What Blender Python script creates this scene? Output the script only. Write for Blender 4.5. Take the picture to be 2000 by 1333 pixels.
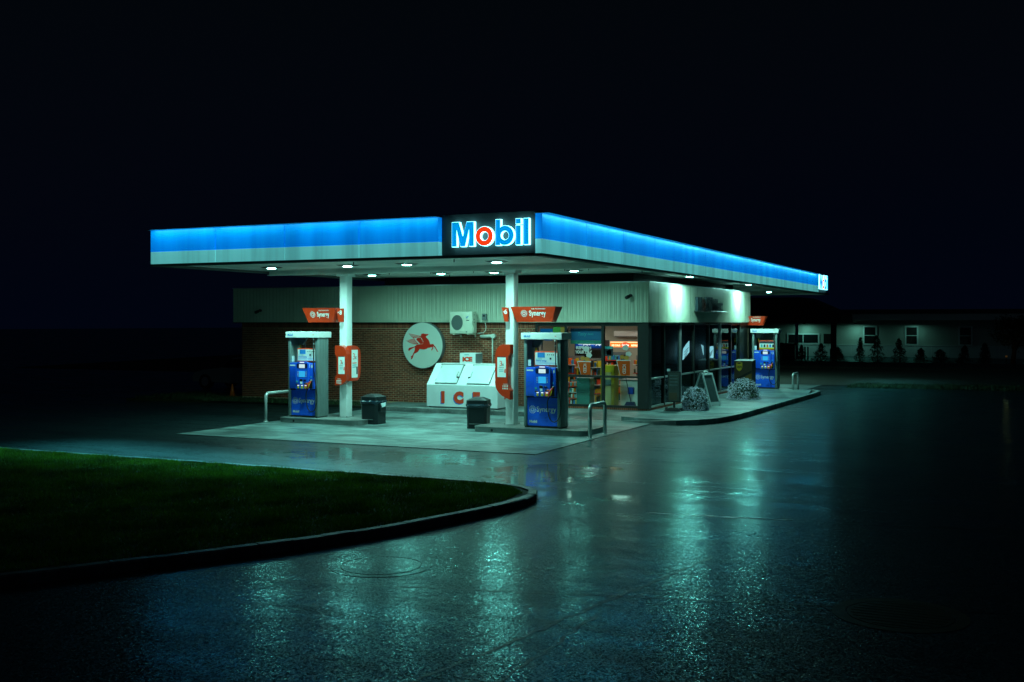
import bpy, bmesh, math, random
import numpy as np
from mathutils import Vector, Matrix
R = math.radians
rnd = random.Random(7)
for o in list(bpy.data.objects): bpy.data.objects.remove(o)
sc = bpy.context.scene
COL = sc.collection

# ------------------------------------------------------------------ camera, sky, exposure
cd = bpy.data.cameras.new('camera'); cam = bpy.data.objects.new('camera', cd); COL.objects.link(cam)
cam.location = (0, 0, 2.95); cam.rotation_euler = (R(90), 0, R(25.4))
cd.sensor_width = 36.0; cd.lens = 38.47; cd.shift_y = -0.01825; cd.clip_end = 2000
sc.camera = cam
w = bpy.data.worlds.new('World'); sc.world = w; w.use_nodes = True
nt = w.node_tree; nt.nodes.clear()
wo = nt.nodes.new('ShaderNodeOutputWorld'); bg = nt.nodes.new('ShaderNodeBackground')
sk = nt.nodes.new('ShaderNodeTexSky'); sk.sky_type = 'NISHITA'; sk.sun_disc = False
sk.sun_elevation = R(-3.0); sk.sun_rotation = R(200)
tc = nt.nodes.new('ShaderNodeTexCoord'); sx_ = nt.nodes.new('ShaderNodeSeparateXYZ'); nt.links.new(tc.outputs['Generated'], sx_.inputs[0])
ra = nt.nodes.new('ShaderNodeValToRGB'); nt.links.new(sx_.outputs['Z'], ra.inputs[0])   # town glow low down, clear dark sky above
ra.color_ramp.elements[0].position = 0.0; ra.color_ramp.elements[0].color = (0.006, 0.018, 0.070, 1)
ra.color_ramp.elements[1].position = 0.30; ra.color_ramp.elements[1].color = (0.004, 0.018, 0.034, 1)
mx = nt.nodes.new('ShaderNodeMix'); mx.data_type = 'RGBA'; mx.inputs[0].default_value = 0.9
nt.links.new(ra.outputs[0], mx.inputs[7])
nt.links.new(sk.outputs[0], mx.inputs[6]); nt.links.new(mx.outputs[2], bg.inputs[0])
bg.inputs[1].default_value = 0.075
nt.links.new(bg.outputs[0], wo.inputs[0])
sd = bpy.data.lights.new('moonlight', 'SUN'); so = bpy.data.objects.new('moonlight', sd); COL.objects.link(so)
sd.energy = 0.008; sd.angle = R(12); sd.color = (0.55, 0.85, 1.0); so.rotation_euler = (R(38), 0, R(-20))
vs = sc.view_settings; vs.view_transform = 'Standard'; vs.look = 'None'; vs.exposure = 0; vs.gamma = 1; vs.use_curve_mapping = False
sc.cycles.use_denoising = True
sc.cycles.sample_clamp_indirect = 6
sc.cycles.max_bounces = 8
LAMP = (0.38, 1.0, 0.87)     # the canopy lamps' cold green-white
STRIP = (0.14, 0.92, 1.0)

# ------------------------------------------------------------------ materials
def mat(name, col, rough=0.5, metal=0.0, var=0.0, vscale=3.0, bump=0.0, bscale=40.0, spec=0.5, emit=None, estr=0.0, island=0.0, coat=0.0, col2=None):
    m = bpy.data.materials.new(name); m.use_nodes = True
    t = m.node_tree; p = t.nodes['Principled BSDF']
    c4 = (*col, 1); p.inputs['Base Color'].default_value = c4
    p.inputs['Roughness'].default_value = rough; p.inputs['Metallic'].default_value = metal
    p.inputs['Specular IOR Level'].default_value = spec; p.inputs['Coat Weight'].default_value = coat
    if emit: p.inputs['Emission Color'].default_value = (*emit, 1); p.inputs['Emission Strength'].default_value = estr
    g = t.nodes.new('ShaderNodeNewGeometry')
    last = None
    if var > 0:
        n = t.nodes.new('ShaderNodeTexNoise'); n.inputs['Scale'].default_value = vscale; n.inputs['Detail'].default_value = 6; n.inputs['Roughness'].default_value = 0.65
        t.links.new(g.outputs['Position'], n.inputs['Vector'])
        r = t.nodes.new('ShaderNodeMapRange'); r.inputs[1].default_value = 0.3; r.inputs[2].default_value = 0.7
        t.links.new(n.outputs[0], r.inputs[0])
        k = t.nodes.new('ShaderNodeMix'); k.data_type = 'RGBA'
        d = col2 or tuple(c * (1 - var) for c in col)
        k.inputs[6].default_value = (*d, 1); k.inputs[7].default_value = (*[min(1, c * (1 + var * 0.4)) for c in col], 1)
        t.links.new(r.outputs[0], k.inputs[0]); last = k.outputs[2]
        rr = t.nodes.new('ShaderNodeMapRange'); rr.inputs[3].default_value = min(1, rough * 1.25); rr.inputs[4].default_value = rough * 0.75
        t.links.new(n.outputs[0], rr.inputs[0]); t.links.new(rr.outputs[0], p.inputs['Roughness'])
    if island > 0:
        oi = t.nodes.new('ShaderNodeObjectInfo'); ad = t.nodes.new('ShaderNodeMath'); ad.operation = 'ADD'
        t.links.new(oi.outputs['Random'], ad.inputs[0]); t.links.new(g.outputs['Random Per Island'], ad.inputs[1])
        fr = t.nodes.new('ShaderNodeMath'); fr.operation = 'FRACT'; t.links.new(ad.outputs[0], fr.inputs[0])
        mr = t.nodes.new('ShaderNodeMapRange'); mr.inputs[3].default_value = 1 - island; mr.inputs[4].default_value = 1 + island
        t.links.new(fr.outputs[0], mr.inputs[0])
        mu = t.nodes.new('ShaderNodeVectorMath'); mu.operation = 'SCALE'
        if last: t.links.new(last, mu.inputs[0])
        else: mu.inputs[0].default_value = col
        t.links.new(mr.outputs[0], mu.inputs['Scale']); last = mu.outputs[0]
    if last: t.links.new(last, p.inputs['Base Color'])
    if bump > 0:
        n2 = t.nodes.new('ShaderNodeTexNoise'); n2.inputs['Scale'].default_value = bscale; n2.inputs['Detail'].default_value = 4
        t.links.new(g.outputs['Position'], n2.inputs['Vector'])
        b = t.nodes.new('ShaderNodeBump'); b.inputs['Strength'].default_value = bump; b.inputs['Distance'].default_value = 0.01
        t.links.new(n2.outputs[0], b.inputs['Height']); t.links.new(b.outputs[0], p.inputs['Normal'])
    return m

def emat(name, col, s):
    m = bpy.data.materials.new(name); m.use_nodes = True; t = m.node_tree; t.nodes.clear()
    o = t.nodes.new('ShaderNodeOutputMaterial'); e = t.nodes.new('ShaderNodeEmission')
    e.inputs[0].default_value = (*col, 1); e.inputs[1].default_value = s; t.links.new(e.outputs[0], o.inputs[0]); return m

def glass(name, tint, refl=1.0):
    m = bpy.data.materials.new(name); m.use_nodes = True; t = m.node_tree; t.nodes.clear()
    o = t.nodes.new('ShaderNodeOutputMaterial'); tr = t.nodes.new('ShaderNodeBsdfTransparent'); gl = t.nodes.new('ShaderNodeBsdfGlossy')
    tr.inputs[0].default_value = (*tint, 1); gl.inputs['Roughness'].default_value = 0.015; gl.inputs[0].default_value = (refl, refl, refl, 1)
    fr = t.nodes.new('ShaderNodeFresnel'); fr.inputs[0].default_value = 1.5; mi = t.nodes.new('ShaderNodeMixShader')
    gn = t.nodes.new('ShaderNodeNewGeometry'); iv = t.nodes.new('ShaderNodeMath'); iv.operation = 'SUBTRACT'; iv.inputs[0].default_value = 1.0; t.links.new(gn.outputs['Backfacing'], iv.inputs[1])
    ml_ = t.nodes.new('ShaderNodeMath'); ml_.operation = 'MULTIPLY'; t.links.new(fr.outputs[0], ml_.inputs[0]); t.links.new(iv.outputs[0], ml_.inputs[1])
    t.links.new(ml_.outputs[0], mi.inputs[0]); t.links.new(tr.outputs[0], mi.inputs[1]); t.links.new(gl.outputs[0], mi.inputs[2]); t.links.new(mi.outputs[0], o.inputs[0]); return m

def wet_asphalt():
    m = bpy.data.materials.new('wet_asphalt'); m.use_nodes = True; t = m.node_tree; p = t.nodes['Principled BSDF']; L = t.links.new
    g = t.nodes.new('ShaderNodeNewGeometry'); P = g.outputs['Position']
    def noise(scale, detail=4, vec=None, rough=0.55):
        n = t.nodes.new('ShaderNodeTexNoise'); n.inputs['Scale'].default_value = scale; n.inputs['Detail'].default_value = detail; n.inputs['Roughness'].default_value = rough
        L(vec or P, n.inputs['Vector']); return n.outputs[0]
    def math_(op, a, b=None, c=None):
        n = t.nodes.new('ShaderNodeMath'); n.operation = op
        for i, v in enumerate((a, b, c)):
            if v is None: continue
            if isinstance(v, (int, float)): n.inputs[i].default_value = v
            else: L(v, n.inputs[i])
        return n.outputs[0]
    def rng(v, a, b, c, d, sm=False):
        n = t.nodes.new('ShaderNodeMapRange'); n.inputs[1].default_value = a; n.inputs[2].default_value = b; n.inputs[3].default_value = c; n.inputs[4].default_value = d
        if sm: n.interpolation_type = 'SMOOTHSTEP'
        L(v, n.inputs[0]); return n.outputs[0]
    # shallow water: broad noise plus the standing puddles in the low spots of the lot
    mp = t.nodes.new('ShaderNodeMapping'); mp.inputs['Scale'].default_value = (0.16, 0.55, 1); mp.inputs['Rotation'].default_value = (0, 0, R(-12)); L(P, mp.inputs['Vector'])
    pud = rng(noise(1.0, 5, mp.outputs[0]), 0.56, 0.70, 0, 0.4, True)
    edge = noise(1.7, 5)
    for (x, y, rx, ry, st_) in ((-8.6, 19.6, 1.6, 2.4, .9), (-6.9, 17.3, 1.6, .6, .8), (-3.4, 17.7, 1.5, .45, .35), (-4.7, 20.8, 1.6, .8, .5), (-12.8, 20.4, 4.2, 1.5, .8), (-17.0, 20.2, 3.2, 1.1, .55)):
        s = t.nodes.new('ShaderNodeVectorMath'); s.operation = 'SUBTRACT'; L(P, s.inputs[0]); s.inputs[1].default_value = (x, y, 0)
        k = t.nodes.new('ShaderNodeVectorMath'); k.operation = 'MULTIPLY'; L(s.outputs[0], k.inputs[0]); k.inputs[1].default_value = (1 / rx, 1 / ry, 0)
        l = t.nodes.new('ShaderNodeVectorMath'); l.operation = 'LENGTH'; L(k.outputs[0], l.inputs[0])
        d = math_('ADD', l.outputs['Value'], rng(edge, 0.3, 0.7, -0.45, 0.45))
        pud = math_('MAXIMUM', pud, rng(d, 0.45, 1.05, st_, 0.0, True))
    dry = math_('SUBTRACT', 1.0, pud)
    ag = noise(52, 3, None, 0.7)
    vo = t.nodes.new('ShaderNodeTexVoronoi'); vo.inputs['Scale'].default_value = 42; L(P, vo.inputs['Vector'])
    hgt = math_('ADD', math_('MULTIPLY', ag, 0.6), math_('MULTIPLY', vo.outputs[0], 0.55))
    def facet(k1, k2):
        # every stone chip has its own tilt, finer chips between
        acc = g.outputs['Normal']
        for sc_, kk in ((58, k1), (125, k2)):
            v = t.nodes.new('ShaderNodeTexVoronoi'); v.inputs['Scale'].default_value = sc_; L(P, v.inputs['Vector'])
            c = t.nodes.new('ShaderNodeVectorMath'); c.operation = 'SUBTRACT'; L(v.outputs['Color'], c.inputs[0]); c.inputs[1].default_value = (.5, .5, .5)
            m_ = t.nodes.new('ShaderNodeVectorMath'); m_.operation = 'MULTIPLY'; L(c.outputs[0], m_.inputs[0]); m_.inputs[1].default_value = (kk, kk, 0)
            s_ = t.nodes.new('ShaderNodeVectorMath'); s_.operation = 'SCALE'; L(m_.outputs[0], s_.inputs[0]); L(dry, s_.inputs['Scale'])
            a = t.nodes.new('ShaderNodeVectorMath'); a.operation = 'ADD'; L(acc, a.inputs[0]); L(s_.outputs[0], a.inputs[1]); acc = a.outputs[0]
        n_ = t.nodes.new('ShaderNodeVectorMath'); n_.operation = 'NORMALIZE'; L(acc, n_.inputs[0]); return n_.outputs[0]
    b1 = t.nodes.new('ShaderNodeBump'); b1.inputs['Distance'].default_value = 0.0065; L(hgt, b1.inputs['Height']); L(math_('MULTIPLY', dry, 0.5), b1.inputs['Strength']); L(facet(.40, .35), b1.inputs['Normal'])
    L(b1.outputs[0], p.inputs['Normal'])
    mid = noise(0.7, 5)
    p.inputs['Roughness'].default_value = 0.48; p.inputs['Specular IOR Level'].default_value = 0.22
    # the water film over the stones: smoother, follows the stones only weakly
    b2 = t.nodes.new('ShaderNodeBump'); b2.inputs['Distance'].default_value = 0.03; b2.inputs['Strength'].default_value = 0.10; L(noise(1.3, 3), b2.inputs['Height']); L(facet(.095, .075), b2.inputs['Normal'])
    chip = t.nodes.new('ShaderNodeTexVoronoi'); chip.inputs['Scale'].default_value = 64; L(P, chip.inputs['Vector'])
    sp_ = t.nodes.new('ShaderNodeSeparateColor'); L(chip.outputs['Color'], sp_.inputs[0])
    mb = t.nodes.new('ShaderNodeMapping'); mb.inputs['Scale'].default_value = (0.45, 2.4, 1); mb.inputs['Rotation'].default_value = (0, 0, R(6)); L(P, mb.inputs['Vector'])
    band = rng(noise(1.0, 7, mb.outputs[0], 0.62), 0.36, 0.60, 0.42, 1.1)
    cw = math_('MULTIPLY', math_('MULTIPLY', rng(mid, 0.3, 0.7, 0.5, 1.0), band), rng(sp_.outputs[0], 0, 1, 0.25, 1.2))
    cw = math_('MULTIPLY', cw, rng(noise(9, 3), 0.3, 0.7, 0.7, 1.15))
    fr = t.nodes.new('ShaderNodeFresnel'); fr.inputs[0].default_value = 1.37; L(b2.outputs[0], fr.inputs['Normal'])
    gl = t.nodes.new('ShaderNodeBsdfGlossy'); gl.inputs[0].default_value = (0.48, 1.0, 1.0, 1); L(b2.outputs[0], gl.inputs['Normal'])
    L(math_('MULTIPLY_ADD', pud, -0.09, rng(mid, 0.3, 0.7, 0.16, 0.09)), gl.inputs['Roughness'])
    wm = t.nodes.new('ShaderNodeMixShader'); L(math_('MULTIPLY', fr.outputs[0], math_('MAXIMUM', pud, cw)), wm.inputs[0])
    L(p.outputs[0], wm.inputs[1]); L(gl.outputs[0], wm.inputs[2]); L(wm.outputs[0], [n for n in t.nodes if n.type == 'OUTPUT_MATERIAL'][0].inputs[0])
    cm = t.nodes.new('ShaderNodeMix'); cm.data_type = 'RGBA'; cm.inputs[6].default_value = (0.006, 0.013, 0.014, 1); cm.inputs[7].default_value = (0.024, 0.050, 0.052, 1)
    L(math_('MULTIPLY', rng(ag, 0.35, 0.7, 0, 1), dry), cm.inputs[0]); L(cm.outputs[2], p.inputs['Base Color'])
    p.inputs['IOR'].default_value = 1.5
    return m

def concrete_mat(name, col, wet=0.42):
    m = mat(name, col, rough=wet, var=0.38, vscale=0.9, bump=0.25, bscale=60)
    t = m.node_tree; p = t.nodes['Principled BSDF']; L = t.links.new
    src = p.inputs['Base Color'].links[0].from_socket
    g = t.nodes.new('ShaderNodeNewGeometry')
    mp = t.nodes.new('ShaderNodeMapping'); mp.inputs['Scale'].default_value = (0.5, 2.2, 1); L(g.outputs['Position'], mp.inputs['Vector'])
    n = t.nodes.new('ShaderNodeTexNoise'); n.inputs['Scale'].default_value = 1.1; n.inputs['Detail'].default_value = 8; n.inputs['Roughness'].default_value = 0.7; L(mp.outputs[0], n.inputs['Vector'])
    r = t.nodes.new('ShaderNodeMapRange'); r.inputs[1].default_value = 0.42; r.inputs[2].default_value = 0.62; r.inputs[3].default_value = 1.15; r.inputs[4].default_value = 0.50; L(n.outputs[0], r.inputs[0])
    n3 = t.nodes.new('ShaderNodeTexNoise'); n3.inputs['Scale'].default_value = 0.55; n3.inputs['Detail'].default_value = 9; n3.inputs['Roughness'].default_value = 0.75; L(g.outputs['Position'], n3.inputs['Vector'])
    r3 = t.nodes.new('ShaderNodeMapRange'); r3.inputs[1].default_value = 0.46; r3.inputs[2].default_value = 0.58; r3.inputs[3].default_value = 1.08; r3.inputs[4].default_value = 0.45; L(n3.outputs[0], r3.inputs[0])
    mm = t.nodes.new('ShaderNodeMath'); mm.operation = 'MULTIPLY'; L(r.outputs[0], mm.inputs[0]); L(r3.outputs[0], mm.inputs[1]); r = mm
    s = t.nodes.new('ShaderNodeVectorMath'); s.operation = 'SCALE'; L(src, s.inputs[0]); L(r.outputs[0], s.inputs['Scale']); L(s.outputs[0], p.inputs['Base Color'])
    return m

M = {}
M['asphalt'] = wet_asphalt()
M['concrete'] = concrete_mat('weathered_concrete', (0.19, 0.285, 0.275))
M['kerb'] = concrete_mat('kerb_concrete', (0.22, 0.25, 0.235), 0.5)
M['metal_kerb'] = mat('island_steel_edge', (0.28, 0.31, 0.30), 0.32, 0.7, 0.25, 4, 0.05, 20)
M['white'] = mat('white_paint', (0.78, 0.80, 0.78), 0.38, 0, 0.08, 2.5)
M['column'] = mat('column_paint', (0.80, 0.82, 0.80), 0.4, 0, 0.07, 1.5)
M['ribbed'] = mat('cream_ribbed_metal', (0.60, 0.64, 0.50), 0.42, 0, 0.14, 0.8)
M['soffit'] = mat('soffit_metal', (0.80, 0.81, 0.76), 0.5, 0, 0.25, 0.7)
M['brick'] = mat('brown_brick', (0.25, 0.062, 0.028), 0.8, 0, 0.3, 9, 0.4, 70, island=0.38)
M['mortar'] = mat('mortar', (0.60, 0.44, 0.28), 0.9, 0, 0.2, 6, 0.3, 90)
M['brickplain'] = mat('brown_brick_far', (0.23, 0.15, 0.09), 0.85, 0, 0.3, 3)
M['dark'] = mat('dark_bronze_frame', (0.018, 0.022, 0.020), 0.4, 0.3, 0.2, 3)
M['black'] = mat('black_panel', (0.05, 0.055, 0.055), 0.6, 0, 0.15, 2)
M['blackroof'] = mat('black_roof', (0.008, 0.009, 0.010), 0.9)
M['rubber'] = mat('black_rubber', (0.012, 0.012, 0.013), 0.45)
M['bluefas'] = mat('backlit_blue_fascia', (0.0, 0.36, 0.75), 0.35, 0, 0.10, 0.6, emit=(0.0, 0.165, 0.70), estr=0.84)
M['whitefas'] = mat('backlit_white_fascia', (0.46, 0.70, 0.68), 0.4, 0, 0.08, 0.6, emit=(0.12, 0.55, 0.55), estr=0.62)
def streaky(m):
    t = m.node_tree; p = t.nodes['Principled BSDF']; g = t.nodes.new('ShaderNodeNewGeometry'); L = t.links.new
    mp = t.nodes.new('ShaderNodeMapping'); mp.inputs['Scale'].default_value = (2.4, 2.4, 0.12); L(g.outputs['Position'], mp.inputs['Vector'])
    n = t.nodes.new('ShaderNodeTexNoise'); n.inputs['Scale'].default_value = 1.0; n.inputs['Detail'].default_value = 7; n.inputs['Roughness'].default_value = 0.6; L(mp.outputs[0], n.inputs['Vector'])
    r = t.nodes.new('ShaderNodeMapRange'); r.inputs[1].default_value = 0.35; r.inputs[2].default_value = 0.65; r.inputs[3].default_value = 0.72; r.inputs[4].default_value = 1.05; L(n.outputs[0], r.inputs[0])
    for nm_ in ('Base Color', 'Emission Color'):
        s_ = t.nodes.new('ShaderNodeVectorMath'); s_.operation = 'SCALE'; L(r.outputs[0], s_.inputs['Scale'])
        if p.inputs[nm_].links: L(p.inputs[nm_].links[0].from_socket, s_.inputs[0])
        else: s_.inputs[0].default_value = p.inputs[nm_].default_value[:3]
        L(s_.outputs[0], p.inputs[nm_])
streaky(M['bluefas']); streaky(M['whitefas'])
M['alu'] = mat('aluminium', (0.5, 0.53, 0.53), 0.35, 0.8, 0.1, 4)
M['letterblue'] = emat('lit_blue_letter', (0.0, 0.33, 0.90), 1.0)
M['letterred'] = emat('lit_red_letter', (1.0, 0.055, 0.008), 0.95)
M['halo'] = emat('lit_white_return', (0.24, 0.88, 1.0), 4.2)
M['lens'] = emat('lamp_lens', (0.30, 1.0, 0.86), 100.0)
M['pblue'] = mat('pump_blue', (0.008, 0.095, 0.72), 0.32, 0, 0.12, 5, coat=0.3)
M['pblue2'] = mat('pump_blue_panel', (0.010, 0.12, 0.85), 0.3, 0, 0.12, 4, coat=0.3)
M['navy'] = mat('pump_navy', (0.004, 0.012, 0.075), 0.35)
M['silver'] = mat('pump_silver', (0.19, 0.25, 0.245), 0.38, 0.35, 0.08, 3)
M['red'] = mat('red_plastic', (0.62, 0.036, 0.007), 0.32, 0, 0.12, 4, coat=0.2)
M['orange'] = mat('orange_plastic', (0.85, 0.15, 0.015), 0.5, 0, 0.2, 8)
M['yellow'] = mat('yellow_plastic', (0.65, 0.48, 0.01), 0.45)
M['print_white'] = mat('white_print', (0.78, 0.80, 0.78), 0.45)
M['print_red'] = mat('red_print', (0.85, 0.055, 0.012), 0.5)
M['print_blue'] = mat('blue_print', (0.02, 0.22, 0.62), 0.5)
M['print_dark'] = mat('dark_print', (0.03, 0.03, 0.045), 0.5)
M['print_teal'] = mat('teal_print', (0.05, 0.38, 0.42), 0.5)
M['screen'] = emat('lit_screen', (0.03, 0.42, 0.80), 1.0)
M['screenw'] = emat('lit_display', (0.62, 0.90, 0.92), 0.9)
M['ledw'] = emat('lit_label', (0.8, 0.95, 1.0), 1.0)
M['skin_ice'] = mat('ice_white_enamel', (0.80, 0.84, 0.84), 0.35, 0, 0.06, 3)
M['icedoor'] = mat('ice_door_enamel', (0.68, 0.76, 0.76), 0.35, 0, 0.06, 3)
M['binplastic'] = mat('bin_plastic', (0.004, 0.009, 0.011), 0.42, 0, 0.2, 6)
M['bag'] = mat('bin_bag', (0.012, 0.03, 0.045), 0.22, 0, 0.2, 14, 0.9, 28)
M['paper'] = mat('paper', (0.75, 0.85, 0.88), 0.7)
M['acbody'] = mat('ac_cream', (0.62, 0.62, 0.50), 0.45, 0, 0.06, 3)
M['acgrille'] = mat('ac_grille', (0.06, 0.08, 0.07), 0.5)
M['pipe'] = mat('pipe_cream', (0.66, 0.68, 0.60), 0.45)
M['greybox'] = mat('grey_box', (0.18, 0.21, 0.21), 0.5, 0.2)
M['disc'] = mat('disc_white', (0.62, 0.68, 0.60), 0.35, 0, 0.05, 1.2)
M['pegasus'] = mat('red_emblem', (0.70, 0.022, 0.006), 0.45)
M['guard'] = mat('guard_steel', (0.50, 0.54, 0.52), 0.35, 0.4, 0.12, 5)
M['glass'] = glass('store_glass', (0.93, 0.96, 0.95))
M['darkglass'] = glass('tinted_glass', (0.42, 0.55, 0.58), 0.6)
M['houseglass'] = mat('house_glass', (0.010, 0.014, 0.016), 0.06)
M['iwall'] = mat('interior_cream', (0.44, 0.44, 0.36), 0.8, 0, 0.1, 1)
M['ifloor'] = mat('interior_floor', (0.32, 0.30, 0.26), 0.3, 0, 0.15, 2)
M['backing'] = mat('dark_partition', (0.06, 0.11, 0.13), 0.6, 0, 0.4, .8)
M['grassbase'] = mat('turf', (0.030, 0.045, 0.006), 0.9, 0, 0.4, 1.2)
M['blade'] = mat('grass_blade', (0.085, 0.19, 0.006), 0.6, 0, 0.75, 0.9, island=0.5)
M['soil'] = mat('dark_soil', (0.016, 0.018, 0.010), 0.95, 0, 0.3, 3, 0.5, 30)
def leafy(m, k):
    t = m.node_tree; p = t.nodes['Principled BSDF']; o = [n for n in t.nodes if n.type == 'OUTPUT_MATERIAL'][0]
    tr = t.nodes.new('ShaderNodeBsdfTranslucent'); mi = t.nodes.new('ShaderNodeMixShader'); mi.inputs[0].default_value = k
    t.links.new(p.inputs['Base Color'].links[0].from_socket, tr.inputs[0]); t.links.new(p.outputs[0], mi.inputs[1]); t.links.new(tr.outputs[0], mi.inputs[2]); t.links.new(mi.outputs[0], o.inputs[0])
leafy(M['blade'], 0.5)
M['blade_dark'] = mat('dimmed_grass_blade', (0.02, 0.05, 0.01), 0.7, 0, 0.5, 0.9, island=0.5)  # darker copy of the blades, the verges' dim light put into the colour
M['leaf'] = mat('leaf_green', (0.020, 0.055, 0.014), 0.55, 0, 0.3, 3, island=0.5)
M['bushleaf'] = mat('bush_leaf', (0.055, 0.11, 0.06), 0.6, 0, 0.3, 4, island=0.6)
M['conifer'] = mat('conifer_green', (0.020, 0.045, 0.020), 0.7, 0, 0.3, 3, island=0.5)
M['petal'] = mat('pale_petal', (0.86, 0.84, 0.95), 0.6, island=0.35)
M['bark'] = mat('bark', (0.06, 0.045, 0.03), 0.9, 0, 0.3, 12)
M['brown'] = mat('brown_enamel', (0.07, 0.045, 0.018), 0.4, 0, 0.12, 3)
M['brown2'] = mat('ochre_enamel', (0.20, 0.10, 0.012), 0.4, 0, 0.15, 3)
M['gold'] = mat('gold_print', (0.75, 0.45, 0.01), 0.5)
M['aframe'] = mat('aframe_plastic', (0.66, 0.72, 0.72), 0.45, 0, 0.06, 5)
M['slate'] = mat('poster_slate', (0.10, 0.14, 0.14), 0.3, 0, 0.4, 7)
M['darkposter'] = mat('dark_poster', (0.05, 0.06, 0.05), 0.3, 0, 0.4, 6)
M['carpaint'] = mat('silver_car_paint', (0.30, 0.34, 0.34), 0.35, 0.3, coat=0.4)
M['tyre'] = mat('tyre', (0.012, 0.012, 0.012), 0.8)
M['siding'] = mat('house_siding', (0.42, 0.45, 0.40), 0.6, 0, 0.1, 0.5)
M['wainscot'] = mat('house_white_base', (0.55, 0.60, 0.60), 0.6, 0, 0.1, 0.5)
M['trim'] = mat('house_trim', (0.66, 0.70, 0.68), 0.5)
M['shingle'] = mat('dark_shingle', (0.025, 0.028, 0.03), 0.85, 0, 0.3, 2)
M['mart_blue'] = mat('unlit_letter_blue', (0.018, 0.045, 0.06), 0.4)
M['mart_red'] = mat('unlit_letter_red', (0.10, 0.02, 0.015), 0.4)
def vinyl(name, col):
    m = bpy.data.materials.new(name); m.use_nodes = True; t = m.node_tree; t.nodes.clear()
    o = t.nodes.new('ShaderNodeOutputMaterial'); a = t.nodes.new('ShaderNodeBsdfDiffuse'); b = t.nodes.new('ShaderNodeBsdfTranslucent'); mi = t.nodes.new('ShaderNodeMixShader')
    a.inputs[0].default_value = b.inputs[0].default_value = (*col, 1); mi.inputs[0].default_value = 0.5
    t.links.new(a.outputs[0], mi.inputs[1]); t.links.new(b.outputs[0], mi.inputs[2]); t.links.new(mi.outputs[0], o.inputs[0]); return m
M['v_orange'] = vinyl('orange_vinyl', (0.80, 0.16, 0.03)); M['v_white'] = vinyl('white_vinyl', (0.85, 0.88, 0.88)); M['v_gold'] = vinyl('gold_vinyl', (0.75, 0.45, 0.12)); M['v_blue'] = vinyl('blue_vinyl', (0.02, 0.22, 0.60)); M['v_green'] = vinyl('green_vinyl', (0.20, 0.55, 0.15))
M['seal'] = mat('crack_sealant', (0.010, 0.012, 0.013), 0.40, 0, 0.3, 3, 0.5, 40)
M['worn'] = mat('worn_paint_line', (0.07, 0.08, 0.08), 0.26, 0, 0.6, 2.2, 0.5, 55)
M['iron'] = mat('cast_iron', (0.05, 0.055, 0.055), 0.3, 0.6, 0.3, 8, 0.3, 30)
M['ironyellow'] = mat('yellowed_iron', (0.11, 0.085, 0.02), 0.5, 0.2, 0.4, 5, 0.3, 30)

# ------------------------------------------------------------------ builders
def wloc(o):
    v = Vector((0, 0, 0))
    while o is not None: v += o.location; o = o.parent
    return v
def tag(o, label=None, cat=None, group=None, kind=None):
    if label: o['label'] = label
    if cat: o['category'] = cat
    if group: o['group'] = group
    if kind: o['kind'] = kind
    return o
def thing(name, label, cat, loc=(0, 0, 0), group=None):
    o = bpy.data.objects.new(name, None); COL.objects.link(o); o.location = loc; o.empty_display_size = 0.2
    return tag(o, label, cat, group)
def copy_tree(o, parent=None):
    c = o.copy(); COL.objects.link(c); c.parent = parent
    for ch in list(o.children): copy_tree(ch, c)
    return c

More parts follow.
